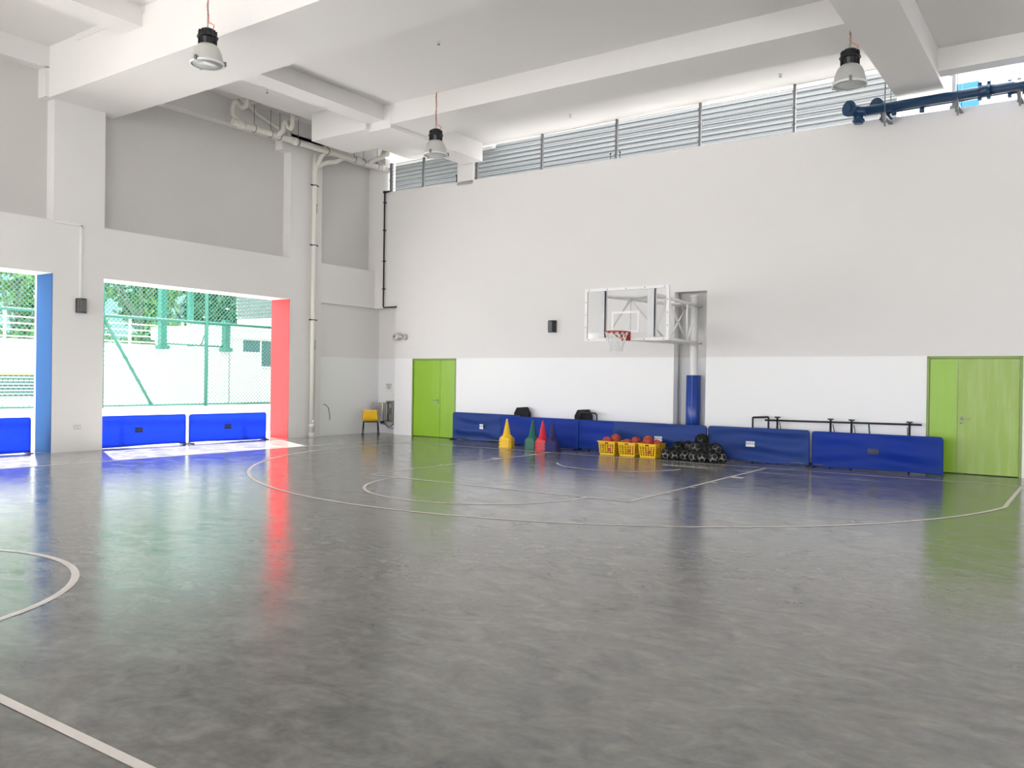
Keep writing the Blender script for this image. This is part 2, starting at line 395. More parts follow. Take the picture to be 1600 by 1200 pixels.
# ---- other walls (behind and right of the camera, light openings)
bm = nb()
for x0, x1 in ((-18.17, -16.5), (-8.6, -7.4), (0.4, 1.6), (9, 10)): box(bm, (x0, -14.4, 0), (x1, -14, 8.4))
box(bm, (-18.17, -14.4, 6.2), (10, -14, 8.4)); struct('wall_front', bm, WALL)
bm = nb()
box(bm, (9, -14, 3.2), (9.4, 18, 8.4)); box(bm, (9, -14, 0), (9.4, -9, 3.2)); box(bm, (9, -4, 0), (9.4, 2.5, 3.2)); box(bm, (9, 11.5, 0), (9.4, 18, 3.2)); box(bm, (9, 2.5, 2.7), (9.4, 11.5, 3.2)); struct('wall_right', bm, WALL)
# ---- ceiling slabs and beams
bm = nb()
box(bm, (-18.2, -14.4, 8.22), (-2.45, 8.6, 8.5)); box(bm, (-16.4, 8.5, 8.1), (-14.1, 18.3, 8.5)); box(bm, (-18.2, 8.5, 8.38), (-16.4, 18.3, 8.6)); box(bm, (-14.15, 9.9, 7.92), (-3.2, 14.4, 8.2))
box(bm, (-13.9, 15.0, 7.86), (-3.2, 18.0, 8.2)); box(bm, (-16.4, 15.3, 7.95), (-13.6, 18.3, 8.2)); box(bm, (-2.5, -14.4, 7.6), (10, 16.9, 8.0))
struct('ceiling', bm, CEIL)
bm = nb(); box(bm, (-17.75, 8.52, 7.19), (-2.5, 10.0, 8.4)); struct('trim_4', bm, CEIL)                 # deep beam A
bm = nb(); box(bm, (-14.12, 14.2, 7.46), (-3.0, 15.42, 8.3)); box(bm, (-15.95, 14.08, 7.42), (-14.1, 15.42, 8.4)); struct('trim_5', bm, CEIL)   # beam B
bm = nb(); box(bm, (-3.25, -14.4, 7.12), (-2.42, 17.7, 8.35)); struct('trim_6', bm, CEIL)               # girder
bm = nb(); box(bm, (-14.15, 9.9, 7.57), (-13.62, 14.25, 8.3)); struct('trim_7', bm, CEIL)
bm = nb(); box(bm, (-14.1, 14.19, 7.38), (-13.42, 17.7, 8.1)); struct('trim_8', bm, CEIL)
bm = nb(); box(bm, (-14.75, -14, 7.86), (-14.15, 8.6, 8.3)); struct('trim_9', bm, CEIL)
bm = nb(); box(bm, (-2.5, 16.5, 7.2), (10, 16.85, 7.7)); struct('trim_10', bm, CEIL)
# ---- light portals in the openings
for i, (y0, y1) in enumerate(OP):
    portal('opening_portal', (XO-.02, (y0+y1)/2, 1.83), (0, -PI/2, 0), 3.66, y1-y0)
portal('opening_portal', (-4.2, -14.42, 3.1), (PI/2, 0, 0), 26.5, 6.2)
portal('opening_portal', (-8, 18.1, 7.3), (-PI/2, 0, 0), 20, 1.5)

# ---- doors
def double_door(name, u0, u1, split, m, handle_side, handed):
    root = sempty(name, BM @ Vector((u0, 0, 0)), BA); W = u1-u0; H = 2.18; s = split-u0
    bm = nb(); f = 0.045
    box(bm, (0, -0.012, 0), (f, 0.09, H)); box(bm, (W-f, -0.012, 0), (W, 0.09, H)); box(bm, (0, -0.012, H-f), (W, 0.09, H)); struct('door_frame', bm, GRN_FR, root)
    for a, b in ((f+.004, s-.004), (s+.004, W-f-.004)):
        bm = nb(); box(bm, (a, 0.012, 0.012), (b, 0.06, H-f-.004)); lf = obj('door_leaf', bm, GREEN if b-a < W*.42 else m, root, bevel=0.003)
    bm = nb(); box(bm, (s-.02, 0.004, 0.012), (s+.004, 0.014, H-f)); obj('astragal', bm, m, root)
    bm = nb()
    for hx in (0.03, W-0.05):
        for z in (0.25, 1.15, 1.75, 1.98): box(bm, (hx, -0.004, z), (hx+.02, 0.02, z+.12))
    obj('hinge', bm, GALV, root)
    hx = s+handed*0.075
    bm = nb(); lathe(bm, [(0, -.012), (.026, -.012), (.026, .012)], (hx, 0.0, 1.03), 16, 'y')
    tube(bm, [(hx, -.01, 1.03), (hx, -.05, 1.03), (hx+handed*.02, -.055, 1.03), (hx+handed*.15, -.055, 1.025)], .009, 8)
    obj('lever_handle', bm, STEEL, root)
    bm = nb(); lathe(bm, [(0, -.012), (.024, -.012), (.024, .012)], (hx, 0.0, 0.955), 16, 'y'); obj('keyhole_plate', bm, STEEL, root)
    return root
double_door('door_1', -15.9, -14.29, -14.87, GREEN, 0, -1)
double_door('door_2', -2.66, -1.10, -2.14, GREEN2, 0, 1)

# ================================================================== ABOVE THE BACK WALL
# mesh panels with posts
POSTS = [-15.69, -13.76, -11.65, -9.50, -7.38, -5.28]
ms = thing('mesh_screen', 'grey wire mesh screen with steel posts along the top of the back wall', 'screen', BM @ Vector((-16.9, 0.12, 0)), BA)
def ml(u): return u+16.9
for i, u in enumerate([-16.95]+POSTS):
    bm = nb(); wdt = 0.05 if i not in (0, 2) else 0.085
    box(bm, (ml(u)-wdt/2, -.02, T(u)-.02), (ml(u)+wdt/2, .04, 7.86)); box(bm, (ml(u)-.09, -.06, T(u)-.005), (ml(u)+.09, .06, T(u)+.012))
    for z in (7.0, 7.35, 7.7): box(bm, (ml(u)-wdt/2-.012, -.035, z), (ml(u)+wdt/2+.012, -.02, z+.03))
    obj('post', bm, GALV, ms)
spans = [(-16.93, -15.7), (-15.68, -14.36), (-13.74, -11.66), (-11.64, -9.51), (-9.49, -7.39), (-7.37, -5.29), (-5.27, -3.3)]
for a, b in spans:
    bm = nb(); z0 = T(a)+.02
    def wire(p, q, r=.0022):
        p, q = Vector(p), Vector(q); d = q-p
        if abs(d.z) > abs(d.x): box(bm, (p.x-r, -r, p.z), (p.x+r, r, q.z))
        else: box(bm, (p.x, -r, p.z-r), (q.x, r, p.z+r))
    n = int((b-a)/0.05)
    for k in range(n+1): x = ml(a)+(b-a)*k/n; wire((x, 0, z0), (x, 0, 7.85), .0016)
    z = z0; k = 0
    while z < 7.85:
        wire((ml(a), 0, z), (ml(b), 0, z), .0035 if k % 1 == 0 else .002); z += 0.10; k += 1
    obj('mesh_panel', bm, MESHG, ms, kind='stuff')
bm = nb(); box(bm, (-.025, -.02, 0), (.025, .02, .2)); box(bm, (-.04, -.03, .16), (.04, .02, .21)); o = obj('gate_latch', bm, BLACKM, ms); o.location = (ml(-14.42), -.02, 6.98)
for u in (-9.62, -9.36):
    bm = nb(); tube(bm, [(0, 0, 0), (0, 0, .14)], .008, 6); lathe(bm, [(0, .13), (.02, .13), (.02, .17), (0, .17)], seg=10)
    tag(obj('nozzle', bm, BLACKM, None, loc=tuple(bw(u, -.05, T(u)))), 'short black nozzle on the back wall top just %s of a mesh post' % ('left' if u < -9.5 else 'right'), 'nozzle')
bm = nb(); box(bm, (-.03, -.03, -.1), (.03, .03, .66)); box(bm, (-.07, -.04, .54), (-.03, .0, .6)); box(bm, (-.06, -.05, -.1), (.06, .05, -.02)); box(bm, (-.05, -.04, .6), (.06, .04, .66))
tag(obj('steel_post', bm, GALV, None, loc=tuple(bw(-2.3, -.1, T(-2.3)+.1))), 'lone grey steel post with a bracket right of the big ceiling girder', 'post')

# blue sprinkler mains
def blue_pipe(label, y, z, u0, flip):
    r = thing('water_pipe', label, 'pipe', (u0, y, z), -0.0247)
    bm = nb(); tube(bm, [(0.1, 0, 0), (12.3, 0, 0)], .088, 20); obj('straight_run', bm, BPIPE, r)
    # elbow turning up towards a round flange and a leg down
    bm = nb(); tube(bm, [(.14, 0, 0), (0.02, 0, 0.0), (-.09, -.03, .03), (-.16, -.10, .07)], [.088, .1, .11, .11], 20); obj('elbow', bm, BPIPE, r)
    bm = nb(); tube(bm, [(-.14, -.09, .06), (-.17, -.15, .06)], .15, 24); tube(bm, [(-.17, -.15, .06), (-.182, -.175, .06)], [.09, .08], 12); obj('flange', bm, BPIPE, r)
    bm = nb(); tube(bm, [(-.02, .02, -.02), (-.02, .03, -.22)], [.1, .085], 18); tube(bm, [(-.02, .03, -.14), (-.02, .03, -.18)], .115, 18); obj('down_leg', bm, BPIPE, r)
    for x in (2.12,):
        bm = nb(); tube(bm, [(x-.09, 0, 0), (x+.09, 0, 0)], .108, 20)
        for dx in (-.07, .07): box(bm, (x+dx-.03, -.05, .08), (x+dx+.03, .05, .15)); box(bm, (x+dx-.03, -.05, -.15), (x+dx+.03, .05, -.08))
        obj('coupling', bm, BPIPE, r)
    for x in (.62, 2.75): bm = nb(); tube(bm, [(x, 0, -.06), (x, 0, -.17)], .045, 12); obj('drain_stub', bm, BPIPE, r)
    return r
blue_pipe('nearer of two blue pipes along the top right of the back wall', 17.10, 6.885, -3.86, 0)
blue_pipe('farther blue pipe running behind another blue pipe above the back wall', 17.36, 6.93, -3.42, 1)
def hanger(x, ztop, nth, label):
    r = thing('pipe_hanger', label, 'hanger', (x, 17.2, 6.7), -0.0247)
    for dy in (-.2, .28):
        bm = nb(); zt = ztop if not isinstance(ztop, tuple) else ztop[0]
        tube(bm, [(0, dy, -.02), (0, dy, zt-6.7)], .009, 6); obj('rod', bm, GALV, r)
    bm = nb(); box(bm, (-.03, -.26, -.03), (.03, .36, .012)); box(bm, (-.025, -.27, -.13), (.025, -.2, .05)); box(bm, (.0, -.26, -.2), (.03, -.22, -.1)); obj('channel_bracket', bm, GALV, r)
    if zt > 7.3:
        for dy in (-.2, .28): bm = nb(); lathe(bm, [(0, 0), (.04, 0), (.035, -.05), (.02, -.12), (0, -.12)], (0, dy, zt-6.7), 12); obj('anchor', bm, GALV, r)
hanger(-3.38, 7.9, 0, 'steel rod hanger on the blue pipes left of the big ceiling girder')
hanger(-2.16, 7.6, 1, 'steel rod hanger on the blue pipes just right of the big ceiling girder')
hanger(-1.2, 7.6, 2, 'steel rod hanger on the blue pipes at the right edge of the picture')

# ceiling sprinklers
def sprinkler(loc, label):
    r = thing('sprinkler_head', label, 'sprinkler', loc); r.scale = (.8, .8, .55)
    bm = nb(); lathe(bm, [(0, 0), (.055, 0), (.055, -.012), (.025, -.02), (.022, -.05), (0, -.05)], seg=18); obj('rosette', bm, WHITE, r)
    bm = nb(); tube(bm, [(-.02, 0, -.045), (-.022, 0, -.08), (0, 0, -.1)], .005, 6); tube(bm, [(.02, 0, -.045), (.022, 0, -.08), (0, 0, -.1)], .005, 6); lathe(bm, [(0, -.1), (.035, -.1), (.035, -.106), (0, -.106)], seg=14); obj('deflector', bm, GALV, r)
sprinkler((-10.2, 12.05, 7.92), 'sprinkler head on the ceiling between the two long beams')
sprinkler((-10.25, 16.9, 7.86), 'sprinkler head left of centre on the ceiling beside the mesh screen')
sprinkler((-5.35, 16.95, 7.86), 'sprinkler head close to the right lamp, beside the mesh screen')
sprinkler((-15.55, 12.4, 8.1), 'sprinkler head on the ceiling above the white waste pipes')

# ================================================================== LAMPS
def lamp(label, loc, ztop, tilt):
    r = thing('pendant_lamp', label, 'lamp', loc)
    s = 1.0
    bm = nb(); prof = [(.10, .345), (.135, .335), (.165, .31), (.195, .265), (.218, .205), (.235, .14), (.246, .07), (.25, .035), (.24, .035), (.236, .07), (.222, .145), (.20, .21), (.17, .27), (.13, .32), (.1, .335)]
    lathe(bm, prof, seg=36); obj('dome_shade', bm, LAMPD, r)
    bm = nb(); lathe(bm, [(0, .02), (.12, .024), (.235, .04), (.235, .03), (.12, .01), (0, .005)], seg=36); obj('lens', bm, LAMPG, r)
    bm = nb(); lathe(bm, [(.246, .02), (.268, .02), (.268, .045), (.246, .045), (.246, .02)], seg=36); obj('rim_ring', bm, WHITE, r)
    for k in range(3):
        a = 2*PI*k/3+.5; bm = nb(); box(bm, (.25, -.02, .02), (.29, .02, .09), Matrix.Rotation(a, 4, 'Z')); obj('clip', bm, GALV, r)
    bm = nb(); lathe(bm, [(0, .31), (.10, .31), (.115, .34), (.135, .44), (.165, .45), (.165, .47), (.138, .48), (.12, .56), (.09, .59), (0, .595)], seg=12, smooth=False)
    for k in range(12):
        a = 2*PI*k/12; box(bm, (.10, -.006, .34), (.145, .006, .56), Matrix.Rotation(a, 4, 'Z'))
    obj('black_housing', bm, BLACK, r)
    # chain of links and cord
    L = ztop-loc[2]
    cr = obj('chain', _chain(.6, L), GALV, r)
    bm = nb(); pts = [(.10, 0, .56), (.12, 0, .64), (.06, 0, .68), (.012, 0, .70)]
    n = int((L-.75)/.06)
    for i in range(n): pts.append((.014*math.cos(i*1.1), .014*math.sin(i*1.1), .75+i*.06))
    pts += [(0.0, 0, L-.02)]
    tube(bm, pts, .0095, 6); obj('power_cord', bm, CORD, r)
    bm = nb(); lathe(bm, [(0, L), (.05, L), (.05, L-.02), (0, L-.02)], seg=14); obj('ceiling_hook', bm, WHITE, r)
    r.rotation_euler = (tilt[0], tilt[1], 0.3)
    return r
def _chain(z0, z1):
    bm = nb(); z = z0; k = 0
    while z < z1-.02:
        a = 0 if k % 2 else PI/2
        c, s = math.cos(a), math.sin(a); pts = []
        for i in range(8):
            t = 2*PI*i/8; x = .010*math.cos(t); zz = .026*math.sin(t)
            pts.append((x*c*1.2, x*s*1.2, z+.026+zz))
        tube(bm, pts, .0045, 4, closed=True); z += .043; k += 1
    return bm
lamp('black topped pendant lamp on the left, in front of the deep bright beam', (-11.72, 8.17, 6.55), 8.22, (0, 0))
lamp('black topped pendant lamp in the middle, smallest of the three in view', (-11.98, 14.10, 6.49), 7.92, (0, 0))
lamp('black topped pendant lamp on the right beside the big ceiling girder', (-3.33, 14.06, 6.38), 7.92, (0, 0))

# ================================================================== WASTE PIPES ON THE LEFT
def ptube(name, parts, r=None): pass
wp = thing('waste_pipe', 'long cream waste pipe hung under the ceiling along the left wall', 'pipe', (-17.05, 12.6, 7.68))
bm = nb(); tube(bm, [(0, 0, 0.02), (0, 5.35, -.02)], .082, 18); obj('straight_run', bm, PVC, wp)
for y in (.25, 1.9, 3.1, 4.15, 5.1):
    bm = nb(); tube(bm, [(0, y-.07, 0), (0, y+.07, 0)], .1, 18); obj('socket_collar', bm, PVC, wp)
bm = nb(); tube(bm, [(0, .3, .02), (.0, .14, .12), (.0, 0, .2), (.02, -.02, .34), (.1, -.02, .46), (.24, -.02, .46), (.32, -.02, .36), (.4, -.02, .28), (.52, -.02, .3), (.56, -.02, .45), (.56, -.02, .63)], .06, 14); obj('trap_bend', bm, PVC, wp)
bm = nb(); tube(bm, [(0, 1.3, 0), (.1, 1.32, .03), (.22, 1.34, .12), (.22, 1.34, .26), (.28, 1.34, .32), (.36, 1.34, .28), (.40, 1.34, .16), (.48, 1.34, .11), (.55, 1.34, .17), (.55, 1.34, .5)], .06, 14); obj('trap_bend', bm, PVC, wp)
bm = nb(); tube(bm, [(0, 4.5, 0), (.2, 4.6, .1), (.45, 4.6, .12), (.55, 4.65, .2), (.55, 4.7, .34)], .06, 14); tube(bm, [(.2, 4.9, .25), (.42, 4.72, .3), (.6, 4.7, .22)], .075, 14); obj('branch_bend', bm, PVC, wp)
bm = nb(); tube(bm, [(.55, .3, .5), (.1, .3, .55), (-.25, .9, .5), (-.25, 1.6, .3), (0, 1.75, .05)], .05, 12); obj('branch_bend', bm, PVC, wp)
for y in (.62, 1.12, 1.4, 2.0, 3.0, 4.0, 4.35, 4.9):
    bm = nb(); tube(bm, [(.0, y, .085), (.0, y, .60)], .008, 6)
    tube(bm, [(.092*math.cos(a), y, .092*math.sin(a)) for a in [PI/2+2*PI*k/12 for k in range(12)]], .009, 6, closed=True)
    o = obj('rod_hanger', bm, GALV, wp)
dp = thing('downpipe', 'tall cream downpipe running down the left wall to the floor', 'pipe', (-17.3, 15.4, 0))
bm = nb(); tube(bm, [(0, 0, 0), (0, 0, 7.1), (0.03, .02, 7.25), (.12, .3, 7.42), (.18, .55, 7.48), (.25, .85, 7.66)], .066, 16); obj('vertical_run', bm, PVC, dp)
bm = nb(); tube(bm, [(.03, .03, 7.25), (.12, .1, 7.52), (.22, .2, 7.68)], .055, 14); obj('branch_arm', bm, PVC, dp)
bm = nb(); tube(bm, [(-.03, 0, 7.0), (-.03, .02, 7.6)], .05, 14); obj('vent_stub', bm, PVC, dp)
bm = nb(); tube(bm, [(0, 0, 0.0), (0, 0, .12)], .085, 16); obj('floor_collar', bm, PVC, dp)
bm = nb(); tube(bm, [(0, 0, .27), (0, 0, .36)], .08, 16); obj('pipe_collar', bm, PVC, dp)
bm = nb(); tube(bm, [(.04, 0, .42), (.12, .0, .42)], .045, 12); obj('access_cap', bm, PVC, dp)
for z in (6.75, 5.15, 3.15):
    bm = nb(); tube(bm, [(.072*math.cos(2*PI*k/14), .072*math.sin(2*PI*k/14), z) for k in range(14)], .012, 6, closed=True); box(bm, (-.02, -.13, z-.015), (.02, .13, z+.015)); obj('pipe_clamp', bm, BLACKM, dp)
for z in (6.0, 2.35):
    for k in range(6):
        bm = nb(); box(bm, (.064, .005, z+k*.045), (.068, .03+.01*(k % 3), z+k*.045+.02)); o = obj('printed_mark', bm, BLACKM, dp)
# thin black drain pipe in the corner
bp_ = thing('black_pipe', 'thin black pipe running down the corner above the yellow chair', 'pipe', bw(-17.03, .06, 0), BA)
bm = nb(); tube(bm, [(0, 0, 7.0), (0, 0, 3.70), (.03, 0, 3.66), (.52, 0, 3.66)], .022, 10); tube(bm, [(0, 0, 7.0), (.18, 0, 7.0)], .03, 8); obj('pipe_run', bm, BLACKM, bp_)
for z in (4.2, 5.0, 5.9, 6.7): 
    bm = nb(); box(bm, (-.035, -.03, z-.015), (.035, .05, z+.015)); obj('saddle_clip', bm, BLACKM, bp_)
bm = nb(); lathe(bm, [(0, 0), (.05, 0), (.05, .06), (0, .06)], (0, 0, 6.97), 12); obj('cap', bm, BLACKM, bp_)
# loose hose stub at the foot of the left wall recess
bm = nb(); tube(bm, [(0, 0, .85), (.04, .05, .84), (.08, .12, .75), (.09, .16, .55), (.08, .17, .42)], .009, 6)
tag(obj('cable_end', bm, BLACKM, None, loc=(-17.5, 15.98, 0.02)), 'dark cable end curling out of the left wall beside the downpipe', 'cable')

# ================================================================== WALL FITTINGS
def box_speaker(loc, rz, label, flip=1):
    r = thing('wall_speaker', label, 'speaker', loc, rz)
    bm = nb(); pr = [(-.105, 0), (-.105, -.06), (-.06, -.14), (.06, -.14), (.105, -.06), (.105, 0)]
    v0 = [bm.verts.new((x, y, -.15)) for x, y in pr]; v1 = [bm.verts.new((x, y, .15)) for x, y in pr]
    n = len(pr)
    for i in range(n): bm.faces.new((v0[i], v0[(i+1) % n], v1[(i+1) % n], v1[i]))
    bm.faces.new(v0[::-1]); bm.faces.new(v1); obj('cabinet', bm, BLACK, r, bevel=.008)
    bm = nb(); box(bm, (-.058, -.148, -.125), (.058, -.14, .125))
    for k in range(9): box(bm, (-.058+k*.0135, -.151, -.125), (-.054+k*.0135, -.148, .125))
    obj('grille', bm, DGREY, r)
    bm = nb(); box(bm, (-.1, -.10, -.12), (-.065, -.1+.0, .12)) if False else tube(bm, [(-.088, -.105, -.12), (-.088, -.105, .12)], .006, 4); obj('side_grille', bm, GALV, r)
    return r
box_speaker(bw(-11.15, 0, 2.96), BA, 'small black speaker box on the back wall left of the basketball hoop')
box_speaker((XL, 9.2, 3.04), PI/2, 'small black speaker box on the column between the left wall openings')
r = thing('cable_trunking', 'white cable trunking leading down to the speaker on the left column', 'trunking', (XL+.003, 9.19, 3.2))
bm = nb(); box(bm, (0, -.018, 0), (.03, .018, 1.52)); obj('vertical_run', bm, WHITE, r)
bm = nb(); box(bm, (0, -.56, 1.49), (.03, .018, 1.53)); obj('horizontal_run', bm, WHITE, r)
r = thing('wall_socket', 'white socket plate low on the column between the left openings', 'socket', (XL, 9.16, .51), PI/2)
bm = nb(); box(bm, (-.075, -.012, -.045), (.075, 0, .045)); obj('face_plate', bm, mat('socket_white', (.6, .6, .58), .4), r, bevel=.003)
for x in (-.04, .04):
    bm = nb(); box(bm, (x-.014, -.016, -.02), (x+.014, -.012, .014)); obj('switch', bm, WHITE, r)
# round beige camera/bell pair
r = thing('security_camera', 'beige wall camera with a round head, above left of the left green door', 'camera', bw(-16.32, 0, 2.8), BA)
BEI = mat('beige_plastic', (.55, .50, .47), .45)
bm = nb(); lathe(bm, [(0, 0), (.085, 0), (.085, -.06), (.06, -.09), (0, -.09)], (.14, 0, -.01), 20, 'y'); obj('base', bm, BEI, r)
bm = nb(); tube(bm, [(.12, -.08, 0), (.04, -.12, .0), (-.06, -.14, .0)], [.05, .06, .05], 14); obj('arm', bm, BEI, r)
bm = nb(); lathe(bm, [(0, -.24), (.06, -.24), (.105, -.2), (.12, -.14), (.1, -.08), (0, -.04)], (-.08, 0, 0), 22, 'y'); obj('round_head', bm, BEI, r)
bm = nb(); lathe(bm, [(0, -.255), (.022, -.25), (.024, -.235)], (-.07, 0, .005), 14, 'y'); obj('lens', bm, BLACK, r)
# little notice + black box in the niche
NB = .32
r = thing('wall_notice', 'small white notice with grey print above the drinking fountain', 'notice', BM @ Vector((-17.12, NB, 1.34)), BA)
bm = nb(); box(bm, (-.16, -.006, -.14), (.13, 0, .13)); obj('sheet', bm, WHITE, r)
bm = nb()
for k, (a, b) in enumerate(((-.13, .1), (-.12, .09), (-.09, .07), (-.11, .08), (-.06, .04))): box(bm, (a, -.009, .085-k*.032), (b, -.006, .1-k*.032))
obj('printed_lines', bm, mat('grey_print', (.25, .25, .25), .6), r)
r = thing('black_wall_box', 'tiny black box on the niche edge beside the fountain notice', 'box', BM @ Vector((-16.72, NB, 1.22)), BA)
bm = nb(); box(bm, (-.05, -.09, -.075), (.05, 0, .075)); obj('case', bm, BLACK, r, bevel=.006)
bm = nb(); box(bm, (-.03, -.096, -.02), (.03, -.09, .04)); obj('front_panel', bm, BLACKM, r)
# drinking fountain
r = thing('drinking_fountain', 'stainless steel drinking fountain in the niche behind the yellow chair', 'fountain', BM @ Vector((-17.40, NB, 0)), BA)
bm = nb(); box(bm, (-.04, -.36, .36), (.38, 0, .90)); obj('cooler_cabinet', bm, STEEL, r, bevel=.015)
bm = nb()
for k in range(8): box(bm, (.04, -.37, .42+k*.05), (.30, -.36, .435+k*.05))
obj('front_louvre', bm, GALV, r)
bm = nb(); box(bm, (.40, -.24, .34), (.66, 0, .34+.02)); box(bm, (.40, -.24, .34), (.42, 0, .94)); box(bm, (.64, -.24, .34), (.66, 0, .94)); box(bm, (.40, -.26, .93), (.67, 0, .96)); obj('filter_cage', bm, STEEL, r)
for x in (.47, .58):
    bm = nb(); tube(bm, [(x, -.12, .38), (x, -.12, .90)], .045, 14); obj('filter_cartridge', bm, mat('filter_grey', (.5, .48, .46), .4), r)
bm = nb(); box(bm, (.44, -.245, .58), (.62, -.24, .76)); obj('filter_label', bm, GALV, r)
bm = nb(); tube(bm, [(.1, -.2, .40), (.15, -.2, .28), (.3, -.2, .27), (.42, -.18, .22), (.5, -.18, .20), (.62, -.1, .32), (.7, -.02, .34)], .014, 8); obj('hose', bm, GALV, r)
bm = nb(); tube(bm, [(.2, -.1, .33), (.35, -.1, .16), (.7, -.02, .13)], .012, 8); obj('hose', bm, GALV, r)
bm = nb(); tube(bm, [(.56, -.03, .96), (.56, -.03, 1.1), (.5, -.03, 1.12)], .008, 6); obj('hose', bm, GALV, r)
bm = nb(); lathe(bm, [(0, .3), (.05, .3), (.06, .36), (0, .38)], (.22, -.2, 0), 12); obj('valve', bm, BLACK, r)
# yellow chair
def chair(loc, rz):
    r = thing('school_chair', 'yellow plastic chair with black metal legs beside the drinking fountain', 'chair', loc, rz)
    bm = nb(); n, m = 10, 12; G = []
    prof = [(-.20, .375), (-.19, .395), (-.12, .39), (0, .385), (.1, .388), (.17, .40), (.2, .44), (.215, .5), (.225, .58), (.235, .66), (.24, .705), (.235, .715)]
    for i, (y, z) in enumerate(prof):
        row = []
        for j in range(n+1):
            t = j/n*2-1; wv = .22-.012*(i > 7)*(i-7)*.6
            edge = .035*abs(t)**4
            row.append(bm.verts.new((t*wv, y-(edge if i > 6 else 0)-.0, z+(edge if i <= 6 else 0))))
        G.append(row)
    for i in range(len(prof)-1):
        for j in range(n): f = bm.faces.new((G[i][j], G[i][j+1], G[i+1][j+1], G[i+1][j])); f.smooth = True
    o = obj('shell', bm, YELC, r); s = o.modifiers.new('s', 'SOLIDIFY'); s.thickness = .012
    for sx in (-.2, .2):
        for y0, y1 in ((-.10, -.21), (.06, .20)):
            bm = nb(); tube(bm, [(sx, y0, .365), (sx*1.1, y1, 0.012)], .013, 8); lg = obj('leg', bm, BLACKM, r)
            bm = nb(); lathe(bm, [(0, 0), (.018, 0), (.018, .03), (0, .03)], (sx*1.1, y1, 0), 10); obj('foot_cap', bm, BLACK, lg)
        bm = nb(); tube(bm, [(sx, -.16, .365), (sx, .14, .365)], .014, 8); obj('side_rail', bm, BLACKM, r)
    bm = nb(); tube(bm, [(-.2, .05, .365), (.2, .05, .365)], .012, 8); tube(bm, [(-.2, -.08, .365), (.2, -.08, .365)], .012, 8); obj('cross_rail', bm, BLACKM, r)
chair((-16.98, 17.30, 0), -2.356-.1)

# ================================================================== BASKETBALL GOAL
g = thing('basketball_hoop', 'white framed basketball hoop on a truss arm from a blue padded pole', 'hoop', (-7.48, 17.84, 0))
gx, gy = -7.48, 17.84
def L(x, y, z): return (x-gx, y-gy, z)
bm = nb(); tube(bm, [(0, 0, 0), (0, 0, 3.55)], .088, 24); obj('pole', bm, WHITE, g)
bm = nb(); tube(bm, [(0, 0, 0.02), (0, 0, 1.78)], [.162]*2, 28); box(bm, (.03, -.17, .02), (.045, -.158, 1.78)); obj('pole_pad', bm, PADB, g)
bm = nb(); lathe(bm, [(0, 3.55), (.1, 3.55), (.1, 3.58), (0, 3.6)], seg=24); obj('pole_cap', bm, WHITE, g)
zt, zb = 3.33, 2.5
yb = 14.87
LA = ((-8.17, yb), (-7.60, 17.74)); RA = ((-7.09, yb), (-7.37, 17.74))
def along(A, t): return (A[0][0]+(A[1][0]-A[0][0])*t, A[0][1]+(A[1][1]-A[0][1])*t)
for A in (LA, RA):
    for z in (zt, zb):
        bm = nb(); tube(bm, [L(*A[0], z), L(*A[1], z)], .032, 10); obj('arm_chord', bm, WHITE, g)
    ts = (0.29, 0.74)
    for t in ts:
        bm = nb(); p = along(A, t); tube(bm, [L(*p, zb), L(*p, zt)], .022, 8); obj('upright', bm, WHITE, g)
    for (t0, z0, t1, z1) in ((0.03, zb, .29, zt), (.29, zt, .74, zb), (.74, zb, .99, zt)):
        bm = nb(); tube(bm, [L(*along(A, t0), z0), L(*along(A, t1), z1)], .02, 8); obj('diagonal_brace', bm, WHITE, g)
for t in (.29, .74):
    for z in (zt, zb):
        bm = nb(); tube(bm, [L(*along(LA, t), z), L(*along(RA, t), z)], .022, 8); obj('cross_tie', bm, WHITE, g)
bm = nb(); tube(bm, [L(*along(LA, .02), zt), L(*along(RA, .29), zt)], .02, 8); tube(bm, [L(*along(RA, .02), zt), L(*along(LA, .29), zt)], .02, 8); obj('plan_brace', bm, WHITE, g)
for z in (zt, zb):
    bm = nb(); tube(bm, [(-.13, -.1, z), (-.13, .1, z), (.13, .1, z), (.13, -.1, z)], .025, 8, closed=True); tube(bm, [(0, 0, z-.05), (0, 0, z+.05)], .1, 20); obj('pole_clamp', bm, WHITE, g)
for x in (-8.18, -7.10):
    bm = nb(); box(bm, L(x-.075, 14.80, 2.50), L(x+.075, 14.85, 3.47)); box(bm, L(x+.065, 14.80, 2.50), L(x+.075, 14.90, 3.47)); obj('board_support', bm, FRM, g)
BX0, BX1, BZ0, BZ1 = -8.54, -6.70, 2.42, 3.475
bm = nb(); box(bm, L(BX0+.04, 14.765, BZ0+.04), L(BX1-.04, 14.78, BZ1-.04)); obj('clear_backboard', bm, GLASS, g)
def rect_frame(x0, x1, z0, z1, wd, y0, y1, name, m):
    bm = nb(); box(bm, L(x0, y0, z0), L(x1, y1, z0+wd)); box(bm, L(x0, y0, z1-wd), L(x1, y1, z1)); box(bm, L(x0, y0, z0+wd), L(x0+wd, y1, z1-wd)); box(bm, L(x1-wd, y0, z0+wd), L(x1, y1, z1-wd)); return obj(name, bm, m, g)
rect_frame(BX0, BX1, BZ0, BZ1, .055, 14.75, 14.80, 'board_frame', FRM)
rect_frame(-7.93, -7.32, 2.58, 3.0, .045, 14.755, 14.762, 'target_square', FRM)
k = 0
for i in range(5):
    for z in (BZ0+.027, BZ1-.027):
        x = BX0+.1+i*(BX1-BX0-.2)/4; bm = nb(); lathe(bm, [(0, -.008), (.009, -.008), (.011, 0)], L(x, 14.75, z), 8, 'y'); obj('bolt', bm, GALV, g)
